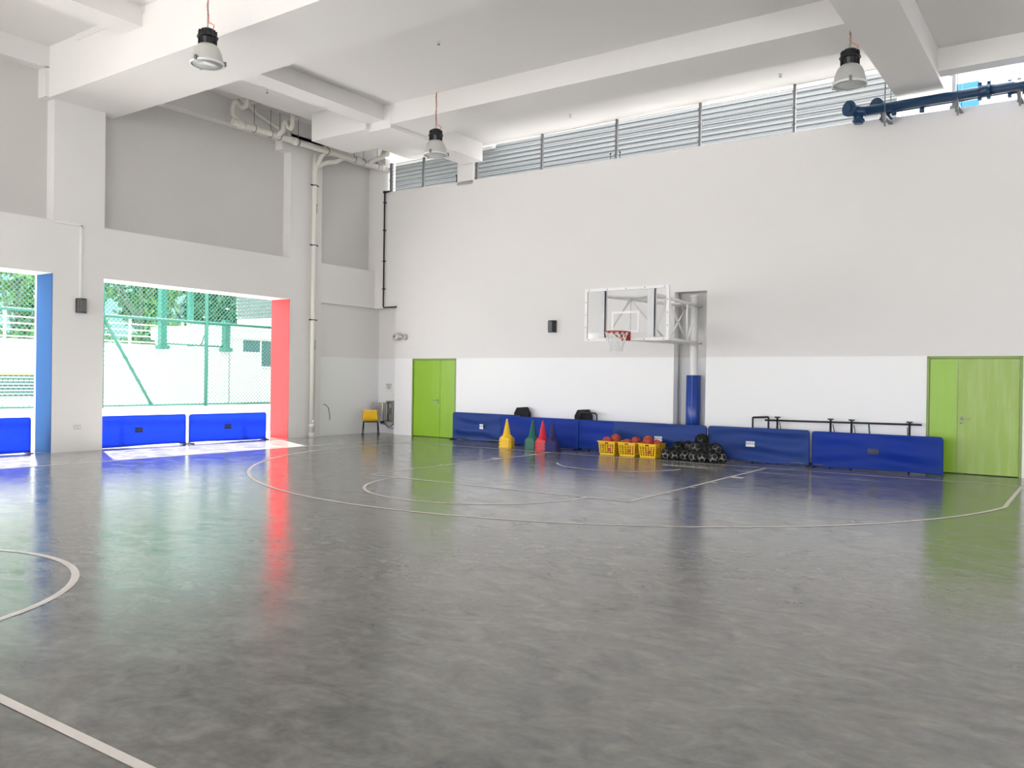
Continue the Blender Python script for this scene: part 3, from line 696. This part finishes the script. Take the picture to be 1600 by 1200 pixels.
for x in (BX0+.027, BX1-.027):
    for z in (2.7, 2.95, 3.2): bm = nb(); lathe(bm, [(0, -.008), (.009, -.008), (.011, 0)], L(x, 14.75, z), 8, 'y'); obj('bolt', bm, GALV, g)
hc = (-7.62, 14.40, 2.575)
bm = nb(); tube(bm, [L(hc[0]+.228*math.cos(2*PI*k/40), hc[1]+.228*math.sin(2*PI*k/40), hc[2]) for k in range(40)], .012, 8, closed=True); obj('rim', bm, RIMR, g)
bm = nb(); box(bm, L(hc[0]-.07, 14.62, 2.53), L(hc[0]+.09, 14.75, 2.59)); box(bm, L(hc[0]-.06, 14.735, 2.42), L(hc[0]+.12, 14.752, 2.60))
tube(bm, [L(hc[0]-.16, 14.56, 2.565), L(hc[0]-.09, 14.73, 2.45)], .012, 6); tube(bm, [L(hc[0]+.16, 14.56, 2.565), L(hc[0]+.1, 14.73, 2.45)], .012, 6)
hexa(bm, [L(hc[0]-.05, 14.62, 2.46), L(hc[0]+.06, 14.62, 2.46), L(hc[0]+.1, 14.74, 2.42), L(hc[0]-.09, 14.74, 2.42), L(hc[0]-.07, 14.62, 2.575), L(hc[0]+.08, 14.62, 2.575), L(hc[0]+.1, 14.74, 2.575), L(hc[0]-.09, 14.74, 2.575)])
obj('rim_bracket', bm, RIMR, g)
bm = nb(); N = 12; lev = [(.225, 0), (.19, -.08), (.165, -.16), (.145, -.24), (.13, -.32), (.125, -.38)]
for k in range(N):
    for sg in (1, -1):
        pts = []
        for i, (rr, dz) in enumerate(lev):
            a = 2*PI*(k+sg*i*.5)/N; pts.append(L(hc[0]+rr*math.cos(a), hc[1]+rr*math.sin(a), hc[2]+dz))
        tube(bm, pts, .007, 5)
obj('net', bm, NETW, g)

# ================================================================== BARRIERS
def make_barrier(label, p0, p1, m, tagkind, h=0.70, wrinkle=.02, seed=1, group='blue cloth barriers', tagx=None, z0=.02):
    p0, p1 = Vector((p0[0], p0[1], 0)), Vector((p1[0], p1[1], 0)); d = p1-p0; ln = d.length
    r = thing('court_barrier', label, 'barrier', p0, math.atan2(d.y, d.x), group)
    rnd = random.Random(seed); bm = nb(); nx, nz = 72, 28; th = .022
    waves = [(rnd.uniform(.6, 2.6), rnd.uniform(8, 22)*rnd.choice((-1, 1)), rnd.uniform(-2.5, 2.5), rnd.uniform(0, 6)) for _ in range(5)]
    def disp(x, z):
        e = min(1, x/.15, (ln-x)/.15, (h-z)/.08)
        e = max(0, e); s = 0
        for a, b, c, ph in waves: s += math.sin(a*x*1.2+b*z+c*x*z*1.5+ph)*(.5+.5*math.sin(a*x*1.7+ph*2))
        return wrinkle*1.5*s/2.5*e*(1.2-.6*z/h)
    rc = .05
    def outline(x, z):
        # rounded upper corners
        return x, z
    for side in (-1, 1):
        G = []
        for i in range(nx+1):
            col = []
            for k in range(nz+1):
                x = ln*i/nx; z = z0+(h-z0)*k/nz
                dx = min(x, ln-x)
                top = h-(rc-math.sqrt(max(0, rc*rc-(rc-dx)**2)) if dx < rc else 0)
                z = z0+(top-z0)*k/nz
                hem = .012*math.sin(x*2.3+seed)*(1-k/nz)
                col.append(bm.verts.new((x, side*(th+disp(x, z)*(1 if side < 0 else .5)) if side < 0 else th+abs(disp(x, z))*.5, z+hem*(k < 3))))
            G.append(col)
        for i in range(nx):
            for k in range(nz): f = bm.faces.new((G[i][k], G[i+1][k], G[i+1][k+1], G[i][k+1])); f.smooth = True
        if side < 0: A = G
        else: B = G
    for i in range(nx): bm.faces.new((A[i][nz], A[i+1][nz], B[i+1][nz], B[i][nz])); bm.faces.new((A[i][0], B[i][0], B[i+1][0], A[i+1][0]))
    for k in range(nz):
        bm.faces.new((A[0][k], B[0][k], B[0][k+1], A[0][k+1])); bm.faces.new((A[nx][k], A[nx][k+1], B[nx][k+1], B[nx][k]))
    obj('cloth_cover', bm, m, r)
    bm = nb(); tube(bm, [(.012, 0, .02), (.012, 0, h-.03), (.03, 0, h-.012), (ln-.03, 0, h-.012), (ln-.012, 0, h-.03), (ln-.012, 0, .02)], .012, 8); tube(bm, [(.012, 0, .05), (ln-.012, 0, .05)], .01, 8); obj('tube_frame', bm, GALV, r)
    for x in (.03, ln-.03):
        bm = nb(); box(bm, (x-.025, -.16, .0), (x+.025, .16, .022)); obj('foot', bm, BLACK, r, bevel=.004)
    if tagkind:
        tx = ln/2 if tagx is None else tagx; zc = h*.53; off = -th-abs(disp(tx, zc))-.012
        hw, hh = (.095, .055) if tagkind != 'square' else (.065, .062)
        m1, m2 = (TAGW, TXT) if tagkind != 'dark' else (TAGD, TXTD)
        bm = nb(); box(bm, (tx-hw, off-.004, zc-hh), (tx+hw, off, zc+hh)); tg = obj('maker_tag', bm, m1, r, bevel=.002)
        text_mesh('tag_lettering', 'BWN', .085 if tagkind != 'square' else .055, m2, tg, (tx, off-.006, zc+.008), (PI/2, 0, 0))
    return r
GB = 'blue cloth barriers in a row by the back wall'; GL = 'blue cloth barriers in the left openings'
make_barrier('navy wrinkled barrier with a square white tag next to the left green door', (-14.22, 17.62), (-11.9, 17.40), BARR2, 'square', .735, .055, 3, GB, tagx=1.07)
make_barrier('smooth royal blue barrier behind the sports cones, first smooth one from the left', (-12.33, 17.20), (-9.99, 17.06), BARR, None, .715, .016, 5, GB)
make_barrier('smooth royal blue barrier behind the baskets, left end by the dark foot', (-10.06, 17.09), (-7.73, 17.02), BARR, None, .71, .01, 8, GB)
make_barrier('navy wrinkled barrier behind the yellow baskets and ball bags, white tag half hidden', (-9.0, 16.93), (-6.78, 16.92), BARR2, 'white', .71, .055, 11, GB, tagx=1.13)
make_barrier('navy wrinkled barrier right of the ball bags with a small white tag', (-6.76, 16.97), (-4.66, 16.95), BARR2, 'white', .71, .045, 14, GB, tagx=.93)
make_barrier('royal blue barrier with a dark tag overlapping the right green door', (-4.60, 16.90), (-2.27, 16.80), BARR, 'dark', .70, .034, 17, GB, tagx=1.15)
make_barrier('blue barrier in the left opening, next to the blue painted reveal', (-17.78, 6.05), (-17.72, 8.36), BARR, 'dark', .73, .006, 20, GL)
make_barrier('blue barrier in the sunny opening, nearer the column with the speaker', (-17.72, 9.66), (-17.66, 11.84), BARR, 'dark', .71, .006, 23, GL, tagx=1.0)
make_barrier('blue barrier in the sunny opening, next to the red painted reveal', (-17.66, 11.93), (-17.6, 14.12), BARR, 'dark', .70, .006, 26, GL, tagx=1.04)

# ================================================================== CONES
def cone(label, loc, m, rz, tip=None, n_stack=3):
    r = thing('sports_cone', label, 'cone', loc, rz, 'tall sports cones by the barriers')
    # each stacked cone shows as one band of the square base; the top one carries the tall body
    z = 0
    for k in range(n_stack):
        w0 = .165; w1 = .155; hgt = .075
        bm = nb(); c = .05
        def ring(wd, zz):
            pts = [(-wd+c, -wd), (wd-c, -wd), (wd, -wd+c), (wd, wd-c), (wd-c, wd), (-wd+c, wd), (-wd, wd-c), (-wd, -wd+c)]
            return [bm.verts.new((x, y, zz)) for x, y in pts]
        R = [ring(w0, z), ring(w0, z+.02), ring(w1, z+.022), ring(w1-.004, z+hgt)]
        for A, B in zip(R, R[1:]):
            for i in range(8): bm.faces.new((A[i], A[(i+1) % 8], B[(i+1) % 8], B[i]))
        bm.faces.new(R[0][::-1]); bm.faces.new(R[-1]); obj('base_band', bm, m, r); z += hgt
    bm = nb(); lathe(bm, [(.145, z-.002), (.15, z+.02), (.10, z+.06), (.093, z+.07), (.022, .655), (.018, .672), (0, .675)], seg=24); obj('cone_body', bm, m, r)
    if tip: bm = nb(); lathe(bm, [(.0235, .655), (.02, .678), (0, .68)], seg=16); obj('tip', bm, tip, r)
    return r
cone('yellow sports cone standing apart on the left', (-11.68, 16.53, 0), YEL, .25, TIPC)
cone('dark green sports cone left of the red one', (-10.98, 16.60, 0), GRNC, .15, n_stack=3)
cone('red sports cone between the green and blue ones', (-10.60, 16.45, 0), REDC, .4)
cone('dark blue sports cone in front, right of the red one', (-10.26, 16.34, 0), BLUC, .35)

# ================================================================== BASKETS WITH BASKETBALLS
def basket(label, loc, rz):
    r = thing('ball_basket', label, 'basket', loc, rz, 'yellow plastic baskets')
    W0, D0, W1, D1, H = .18, .20, .21, .232, .29; t = .006
    # four slotted sides
    for s in range(4):
        a = s*PI/2; Rm = Matrix.Rotation(a, 4, 'Z'); bm = nb()
        w0, d0, w1, d1 = (W0, D0, W1, D1) if s % 2 == 0 else (D0, W0, D1, W1)
        def P(x, f, out=0):  # x in -1..1, f height fraction
            wv = w0+(w1-w0)*f; dv = d0+(d1-d0)*f; return Rm @ Vector((x*wv, -(dv-out), H*f))
        def bar(xa, xb, fa, fb):
            hexa(bm, [P(xa, fa), P(xb, fa), P(xb, fa, t), P(xa, fa, t), P(xa, fb), P(xb, fb), P(xb, fb, t), P(xa, fb, t)])
        bar(-1, 1, 0, .12); bar(-1, 1, .8, .84); bar(-1, -.2, .84, 1); bar(.2, 1, .84, 1); bar(-.2, .2, .95, 1)
        for k in range(7): x = -.94+k*1.88/6; wv = .12 if k in (0, 6) else .075; bar(x-wv/2-.02, x+wv/2+.02, .12, .8)
        for f in (.25, .40, .55, .69): bar(-1, 1, f, f+.045)
        obj('slotted_side', bm, YEL, r)
    bm = nb(); box(bm, (-W0, -D0, 0), (W0, D0, .01)); obj('bottom', bm, YEL, r)
    bm = nb()
    for (x0, x1, y0, y1) in ((-W1-.018, W1+.018, -D1-.018, -D1+.004), (-W1-.018, W1+.018, D1-.004, D1+.018), (-W1-.018, -W1+.004, -D1, D1), (W1-.004, W1+.018, -D1, D1)): box(bm, (x0, y0, H-.012), (x1, y1, H+.006))
    obj('rim', bm, YEL, r)
    return r
BK = [(-8.88, 16.62), (-8.38, 16.60), (-7.88, 16.58)]
for (x, y), l in zip(BK, ('left basket of the three yellow ones', 'middle basket of the three yellow ones', 'right basket of the three yellow ones, beside the ball bags')): basket(l, (x, y, 0), -.03)
def sphere_bm(rad, sub): 
    bm = nb(); bmesh.ops.create_icosphere(bm, subdivisions=sub, radius=rad)
    for f in bm.faces: f.smooth = True
    return bm
bb0 = None
B1_, B2_, B3_ = BK
def inb(B, x, y, z): return (B[0]+x, B[1]+y, z)
BB = [(inb(B1_, -.08, -.06, .275), 'basketball at the front left of the left basket'), (inb(B1_, .07, .06, .335), 'basketball highest in the left basket'), (inb(B1_, .06, -.11, .125), 'basketball seen through the slots of the left basket'), (inb(B1_, -.06, .11, .125), 'basketball hidden deep in the left basket'),
      (inb(B2_, -.08, -.05, .25), 'basketball low at the front left of the middle basket'), (inb(B2_, .08, .07, .305), 'basketball highest in the middle basket'), (inb(B2_, .06, -.11, .125), 'basketball seen through the slots of the middle basket'),
      (inb(B3_, -.07, -.05, .345), 'basketball highest in the right basket'), (inb(B3_, .08, .08, .26), 'basketball low at the right of the right basket'), (inb(B3_, .04, -.11, .125), 'basketball seen through the slots of the right basket')]
for (c, lab) in BB:
    if bb0 is None:
        bb0 = obj('basketball', sphere_bm(.112, 4), BBALL, None); q = bb0
    else: q = bb0.copy(); COL.objects.link(q)
    q.location = c; q.rotation_euler = (random.uniform(0, 6), random.uniform(0, 6), random.uniform(0, 6))
    tag(q, lab, 'ball', 'basketballs in the baskets')

# ================================================================== SOCCER BALLS IN NET BAGS
ico = bmesh.new(); bmesh.ops.create_icosphere(ico, subdivisions=1, radius=1); iv = [v.co.normalized() for v in ico.verts]; ico.free()
sb = sphere_bm(.1, 4)
for f in sb.faces:
    c = f.calc_center_median().normalized(); f.material_index = 1 if max(c.dot(v) for v in iv) > math.cos(.44) else 0
sb0 = obj('football', sb, [SWHITE, SBLACK])
SB = [(-7.47, 16.42, .1), (-7.26, 16.36, .1), (-7.05, 16.40, .1), (-7.38, 16.62, .1), (-7.15, 16.62, .1), (-7.22, 16.48, .265), (-7.01, 16.55, .27),
      (-6.83, 16.33, .1), (-6.62, 16.28, .1), (-6.40, 16.33, .1), (-6.76, 16.55, .1), (-6.52, 16.55, .1), (-6.30, 16.52, .1), (-6.80, 16.42, .28), (-6.58, 16.42, .27), (-6.38, 16.47, .265), (-6.70, 16.45, .455)]
SL = ['football at the far left of the left net bag, by the baskets', 'brightest football at the front of the left net bag', 'football at the front right of the left net bag', 'football at the back left of the left net bag', 'football at the back right of the left net bag', 'upper football in the left net bag', 'upper football of the left bag leaning on the right bag',
      'football at the front left foot of the right net bag', 'pale football at the front middle of the right net bag', 'football at the front right of the right net bag', 'football at the back left of the right net bag', 'football at the back middle of the right net bag', 'football at the far right of the right net bag', 'second layer football at the left of the right net bag', 'second layer football in the middle of the right net bag', 'second layer football at the right of the right net bag', 'topmost football of the right net bag']
for i, c in enumerate(SB):
    q = sb0 if i == 0 else sb0.copy()
    if i: COL.objects.link(q)
    q.location = c; q.rotation_euler = (random.uniform(0, 6), random.uniform(0, 6), random.uniform(0, 6))
    tag(q, SL[i], 'ball', 'footballs in the net bags')
def net_bag(label, balls, seed):
    """net surface shrink-wrapped over the balls: heights sampled on a polar grid around the pile, then opened into cords"""
    r = thing('net_bag', label, 'bag', (sum(b[0] for b in balls)/len(balls), sum(b[1] for b in balls)/len(balls), 0), 0, 'net bags of footballs')
    cx, cy = r.location.x, r.location.y; bm = nb(); rad = .108
    na, nl = 54, 22; G = []
    for i in range(nl+1):
        ph = (PI/2)*(1-i/nl); row = []
        for k in range(na):
            a = 2*PI*(k+.5*(i % 2))/na; d = Vector((math.cos(a)*math.cos(ph), math.sin(a)*math.cos(ph), math.sin(ph)))
            o = Vector((cx, cy, .12)); best = .12
            # support distance, softened: max over balls of ray exit point
            for b in balls:
                oc = Vector(b)-o; s = oc.dot(d); q = oc.length_squared-s*s
                if q < (rad*1.45)**2: best = max(best, s+math.sqrt(max(0, rad*rad-q*.48)))
            row.append([d, best])
        G.append(row)
    V = []
    for i in range(nl+1):
        row = []
        for k in range(na):
            b = (G[i][k][1]*2+G[i][k-1][1]+G[i][(k+1) % na][1])/4; b = max(b, G[i][k][1])
            row.append(Vector((0, 0, .12))+G[i][k][0]*b)
        V.append(row)
    low = [Vector((p.x*.97, p.y*.97, .008)) for p in V[nl]]
    for i in range(nl+1):
        for k in range(na):
            if i == 0: continue
            if i < nl: nx_ = [V[i+1][k], V[i+1][(k+(1 if i % 2 else -1)) % na]]
            else: nx_ = [low[k]]
            for q in nx_: tube(bm, [V[i][k], q], .0042, 3, caps=False)
    tube(bm, low, .006, 4, closed=True)
    obj('netting', bm, NETB, r, kind='stuff')
    top = Vector((0, 0, .12))+G[0][0][0]*G[0][0][1]
    bm = nb(); tube(bm, [top+Vector((0, 0, -.01)), top+Vector((.04, 0, .03)), top+Vector((.1, -.04, .02)), top+Vector((.15, -.1, -.05))], .007, 6); obj('draw_cord', bm, NETB, r)
net_bag('black net bag on the left, holding footballs beside the baskets', SB[:7], 1)
net_bag('black net bag on the right, piled higher with footballs', SB[7:], 2)

# ================================================================== THINGS BEHIND THE BARRIERS
def hexboard(loc, label, handle):
    r = thing('folded_rebounder', label, 'equipment', loc, BA, 'black hexagonal tops behind the barriers')
    bm = nb(); pr = [(-.23, .45), (-.23, .78), (-.15, .92), (.14, .94), (.23, .80), (.23, .45)]
    v0 = [bm.verts.new((x, -.05, z)) for x, z in pr]; v1 = [bm.verts.new((x, .05, z)) for x, z in pr]; n = len(pr)
    for i in range(n): bm.faces.new((v0[i], v0[(i+1) % n], v1[(i+1) % n], v1[i]))
    bm.faces.new(v0[::-1]); bm.faces.new(v1); obj('board', bm, NETB, r, bevel=.01)
    for x in (-.15, .15): bm = nb(); tube(bm, [(x, 0, .46), (x*1.2, .0, 0)], .02, 8); obj('leg', bm, BLACKM, r)
    if handle:
        bm = nb(); tube(bm, [(-.03, -.09, .5), (-.03, -.09, .82), (.0, -.09, .86), (.36, -.09, .86), (.42, -.09, .82), (.43, -.09, .02)], .02, 10); obj('bent_handle', bm, BLACKM, r)
hexboard((-11.95, 17.58, 0), 'black hexagonal board top showing above the barrier by the yellow cone', False)
hexboard((-10.12, 17.5, 0), 'black hexagonal board with a bent tube handle above the barrier', True)
r = thing('folded_goal', 'black steel goal frame leaning behind the barriers left of the right door', 'goal', (-5.98, 17.46, 0), BA)
bm = nb(); tube(bm, [(0, 0, 0.02), (0, 0, .89), (.015, 0, .90), (.33, -.02, .92), (.345, -.02, .90), (.345, -.02, 0.02)], .022, 8); obj('end_frame', bm, BLACKM, r)
bm = nb(); tube(bm, [(.28, -.05, .855), (3.27, -.05, .885)], .019, 8); obj('crossbar', bm, BLACKM, r)
bm = nb(); box(bm, (0, -.03, 0), (3.3, .03, .025)); obj('ground_bar', bm, BLACKM, r)
for x in (.54, 1.61, 2.01, 3.06):
    bm = nb(); tube(bm, [(x, -.05, .02), (x, -.05, .925)], .022, 8); box(bm, (x-.05, -.08, .91), (x+.05, -.02, .94)); o = obj('upright', bm, BLACKM, r)
    bm = nb(); tube(bm, [(x+(.04 if x != 3.06 else -.04), -.04, .83), (x+(.13 if x < 2.5 else -.03), .02, .3)], .008, 6); obj('net_strut', bm, BLACKM, r)
bm = nb(); tube(bm, [(2.33, -.05, .88), (2.37, -.04, .4)], .016, 6); obj('hanging_strap', bm, FENCE, r)

# ================================================================== OUTSIDE, LEFT
bm = nb(); box(bm, (-60, -40, -.35), (-18.17, 60, -.03)); box(bm, (-18.5, 3, -.04), (-18.16, 15, 0.0)); struct('ground', bm, CONC)
bm = nb(); box(bm, (-40, -60, -.35), (40, -14.4, -.03)); struct('ground_front', bm, CONC)
bm = nb(); box(bm, (9.4, -14.4, -.35), (40, 40, -.03)); struct('ground_right', bm, CONC)
bm = nb(); box(bm, (-22.15, -10, -.05), (-21.85, 26, .70)); tag(obj('kerb_wall', bm, OWHITE), 'low white wall under the green chain link fence', 'wall')
fz = thing('chain_link_fence', 'green chain link fence outside the left openings', 'fence', (-22, 9.3, 0))
def fy(y): return y-9.3
for y in (6.2, 9.32, 12.2, 15.42, 18.6, 21.5):
    bm = nb(); tube(bm, [(0, fy(y), .70), (0, fy(y), 5.9)], .055, 10); obj('post', bm, FENCE, fz)
for z, rr in ((.76, .03), (3.2, .04), (5.85, .04)):
    bm = nb(); tube(bm, [(0, fy(5.0), z), (0, fy(22), z)], rr, 8); obj('rail', bm, FENCE, fz)
for y0, y1 in ((12.2, 13.68), (12.3, 13.1)):
    bm = nb()
    if y1 > 13.5: tube(bm, [(-.02, fy(y0), 3.2), (-.02, fy(y1), .74)], .045, 8); obj('diagonal_brace', bm, FENCE, fz)
bm = nb(); H0, H1 = .76, 5.85; Y0, Y1 = 7.0, 20.0; st = .125
y = Y0-(H1-H0)
while y < Y1:
    for sg in (1, -1):
        ya, yb2 = (y, y+(H1-H0)) if sg > 0 else (y+(H1-H0), y)
        za, zb2 = H0, H1
        # clip to [Y0,Y1]
        def cl(ya, za, yb, zb):
            if ya > yb: ya, za, yb, zb = yb, zb, ya, za
            s = (zb-za)/(yb-ya)
            if ya < Y0: za += s*(Y0-ya); ya = Y0
            if yb > Y1: zb += s*(Y1-yb); yb = Y1
            return ya, za, yb, zb
        a_, b_, c_, d_ = cl(ya, za, yb2, zb2)
        if c_-a_ > .05:
            e = .008; bmv = [bm.verts.new((x, fy(yy), zz+dz)) for (yy, zz) in ((a_, b_), (c_, d_)) for (x, dz) in ((-e, -e), (e, -e), (0, e*1.3))]
            for k in range(3): bm.faces.new((bmv[k], bmv[(k+1) % 3], bmv[3+(k+1) % 3], bmv[3+k]))
    y += st
obj('chain_link', bm, FENCE, fz, kind='stuff')
# raised deck with railing, behind
dk = thing('raised_deck', 'white raised deck wall behind the green fence', 'deck', (-27, 16, 0))
bm = nb(); box(bm, (-3, -13, 0), (0, 3.9, 2.66)); obj('retaining_wall', bm, OWHITE, dk)
bm = nb(); box(bm, (0, -5.6, .85), (.03, -2.8, 1.56)); wd = obj('louvre_window', bm, DWIN, dk)
for k in range(7): bm = nb(); box(bm, (.02, -5.6, .87+k*.1), (.08, -2.8, .90+k*.1)); obj('louvre_slat', bm, OWHITE, wd)
bm = nb(); box(bm, (0, -6, 1.56), (.06, -2.6, 1.62)); obj('yellow_sill', bm, mat('yellow_paint', (.7, .6, .1), .6), dk)
rl = thing('deck_railing', 'white horizontal railing on the raised deck behind the fence', 'railing', (-27.1, 16, 2.66))
for z in (.08, .28, .48, .68, .88): bm = nb(); tube(bm, [(0, -9, z), (0, 3.8, z)], .022, 6); obj('rail', bm, OWHITE, rl)
for y in (-8, -6, -4, -2, 0, 2): bm = nb(); box(bm, (-.03, y-.03, 0), (.03, y+.03, .92)); obj('railing_post', bm, OWHITE, rl)
# green posts and a white board on the deck
for y, h, lab in ((17.05, 3.6, 'thick green post on the deck, left of the white board'), (19.66, 1.1, 'short green post at the right end of the white board')):
    bm = nb(); box(bm, (-.11, -.11, -.08), (.11, .11, h)); box(bm, (-.18, -.18, -.08), (.18, .18, .06)); tag(obj('green_post', bm, FENCE, None, loc=(-26.85, y, 2.6)), lab, 'post')
bm = nb(); box(bm, (-.09, -.09, 0), (.09, .09, 2.6)); tag(obj('green_post', bm, FENCE, None, loc=(-29.0, 19.6, 2.66)), 'slim green post farther back, above the white board', 'post')
wbd = thing('white_board_panel', 'white flat board on a green frame beyond the fence', 'board', (-27.0, 18.1, 2.72))
bm = nb(); box(bm, (0, 0, .02), (.04, 1.5, .80)); obj('panel', bm, OWHITE, wbd)
bm = nb(); tube(bm, [(.06, -1.0, 0), (.06, 1.55, -.02)], .03, 8); tube(bm, [(.08, .55, 0), (.08, .85, .8)], .025, 8); tube(bm, [(.06, .0, .8), (.06, 1.5, .8)], .03, 8); obj('green_frame', bm, FENCE, wbd)
# white hut to the right with windows
ht = thing('white_hut', 'white low building with parapet behind the right part of the fence', 'building', (-27, 20, 0))
bm = nb(); box(bm, (-5, 0, 0), (0, 9, 3.05)); obj('wall', bm, OWHITE, ht)
for k in range(3): bm = nb(); box(bm, (-5, -.2, 3.05+k*.17), (.14-.05*(k % 2), 9, 3.22+k*.17)); obj('parapet_band', bm, OWHITE, ht)
for y0, y1, z0 in ((.55, 1.32, 2.55), (1.42, 2.3, 2.0)):
    bm = nb(); box(bm, (-.01, y0, z0), (.03, y1, 3.0)); wn = obj('window', bm, DWIN, ht); bm = nb(); box(bm, (.02, y0-.04, z0-.06), (.07, y1+.04, z0)); obj('sill', bm, OWHITE, wn)
# pale buildings
def building(label, loc, sx, sy, h, wins, m=BUILD):
    r = thing('apartment_block', label, 'building', loc)
    bm = nb(); box(bm, (-sx, 0, 0), (0, sy, h)); obj('wall', bm, m, r)
    for (y0, y1, z0, z1) in wins:
        bm = nb(); box(bm, (-.05, y0, z0), (.04, y1, z1)); wn = obj('window', bm, DWIN, r)
        bm = nb(); box(bm, (.03, y0-.1, z0-.12), (.16, y1+.1, z0)); obj('sill', bm, OWHITE, wn)
    bm = nb(); box(bm, (-sx-.2, -.2, h), (.2, sy+.2, h+.4)); obj('roof_edge', bm, OWHITE, r)
building('pale teal apartment block behind the trees on the left', (-52, 22, 0), 8, 16, 13, [(y, y+1.6, z, z+1.1) for z in (2.8, 5.4, 8.0) for y in (1.5, 5, 8.5, 12)])
building('pale teal apartment block behind the trees on the right', (-50, 40, 0), 8, 14, 14, [(y, y+1.5, z, z+1.0) for z in (3.4, 6.0, 8.6) for y in (1, 4.5, 8)])
building('pale block with cyan wall seen through the first opening', (-48, 3, 0), 8, 14, 13, [(y, y+1.6, z, z+1.2) for z in (3, 5.6, 8.2) for y in (2, 6, 10)], CYAN)
# trees
def tree(label, loc, h, cr, m, n, seed, trunk=.18):
    rnd = random.Random(seed); r = thing('broadleaf_tree', label, 'tree', loc)
    bm = nb(); tube(bm, [(0, 0, 0), (.1, .05, h*.3), (-.1, .1, h*.55), (0, 0, h*.8)], [trunk, trunk*.8, trunk*.6, trunk*.3], 8)
    for k in range(5):
        a = rnd.uniform(0, 6.28); z = h*rnd.uniform(.3, .6); tube(bm, [(0, 0, z), (math.cos(a)*cr*.4, math.sin(a)*cr*.4, z+h*.15), (math.cos(a)*cr*.75, math.sin(a)*cr*.75, z+h*.32)], [trunk*.45, trunk*.3, trunk*.12], 6)
    obj('trunk', bm, BARK, r)
    bm = nb(); cl = [(Vector((rnd.uniform(-1, 1)*cr*.75, rnd.uniform(-1, 1)*cr*.75, h*.62+rnd.uniform(-1, 1)*h*.3)), cr*rnd.uniform(.25, .5)) for _ in range(16)]
    for _ in range(int(n*1.5)):
        c, q = rnd.choice(cl); d = Vector((rnd.gauss(0, 1), rnd.gauss(0, 1), rnd.gauss(0, 1))).normalized()*q*rnd.uniform(.5, 1); p = c+d
        s = rnd.uniform(.12, .22); e = Euler((rnd.uniform(0, 6), rnd.uniform(0, 6), rnd.uniform(0, 6))).to_matrix()
        vs = [bm.verts.new(p+e @ Vector(k)*s) for k in ((-1, 0, 0), (0, -.5, .1), (1, 0, 0), (0, .5, .1))]; bm.faces.new(vs)
    o = obj('crown', bm, m, r, kind='stuff')
TR = [((-33, 15.0, 0), 7.0, 2.2, LEAF, 2600, 'loose green tree at the left side of the large opening'), ((-35.6, 21.5, 0), 8.3, 2.3, LEAF, 3000, 'green tree behind the thick green post on the deck'), ((-41, 27.5, 0), 8.2, 2.0, LEAF, 1800, 'thin green tree behind the white board'),
      ((-36.5, 28.2, 0), 7.6, 3.6, LEAF2, 5200, 'dense dark tree behind the white hut at the right'), ((-33.5, 11.0, 0), 7.4, 2.0, LEAF, 1800, 'green tree seen through the first opening'), ((-39, 19.0, 0), 9.5, 2.2, LEAF2, 2200, 'darker tree behind the loose green tree')]
for i, (l, h, cr, m, n, lab) in enumerate(TR): tree(lab, l, h, cr, m, n, 40+i)

# ================================================================== OUTSIDE, BEHIND THE BACK WALL
cb = thing('corrugated_wall', 'pale corrugated metal wall seen through the wire mesh', 'building', (-30, 22.5, 0))
bm = nb(); z = 4.0; pr = []
while z < 11.2: pr += [(0, z), (0, z+.05), (-.05, z+.07), (-.05, z+.12), (0, z+.14)]; z += .15
v = [[bm.verts.new((x, y, zz)) for (y, zz) in pr] for x in (0, 25.8)]
for i in range(len(pr)-1): bm.faces.new((v[0][i], v[1][i], v[1][i+1], v[0][i+1]))
obj('corrugated_sheet', bm, CLAD, cb)
bm = nb(); box(bm, (0, .02, 0), (25.8, .3, 11.2)); obj('backing_wall', bm, OWHITE, cb)
for x in (7.6,): bm = nb(); box(bm, (x, -.4, 0), (x+1.2, -.05, 9.4)); obj('wall_pier', bm, CLAD, cb)
bm = nb(); box(bm, (0, -2.6, 9.3), (13.5, 0, 9.6)); obj('shade_canopy', bm, OWHITE, cb)  # canopy added and sized to shade the left part of the sheet
bt = thing('blue_tower', 'bright blue panel of a distant building above the blue pipes', 'building', (-6.4, 45, 0))
bm = nb(); box(bm, (-.2, 0, 0), (3.4, 4, 14)); obj('pale_wall', bm, OWHITE, bt)
bm = nb(); box(bm, (.62, -.1, 12), (1.6, 0, 16.0)); obj('blue_panel', bm, BLUEW, bt)
bm = nb(); box(bm, (-60, 18.7, -.35), (40, 80, -.03)); struct('ground_back', bm, mat('asphalt_ground', (.20, .20, .19), .9))
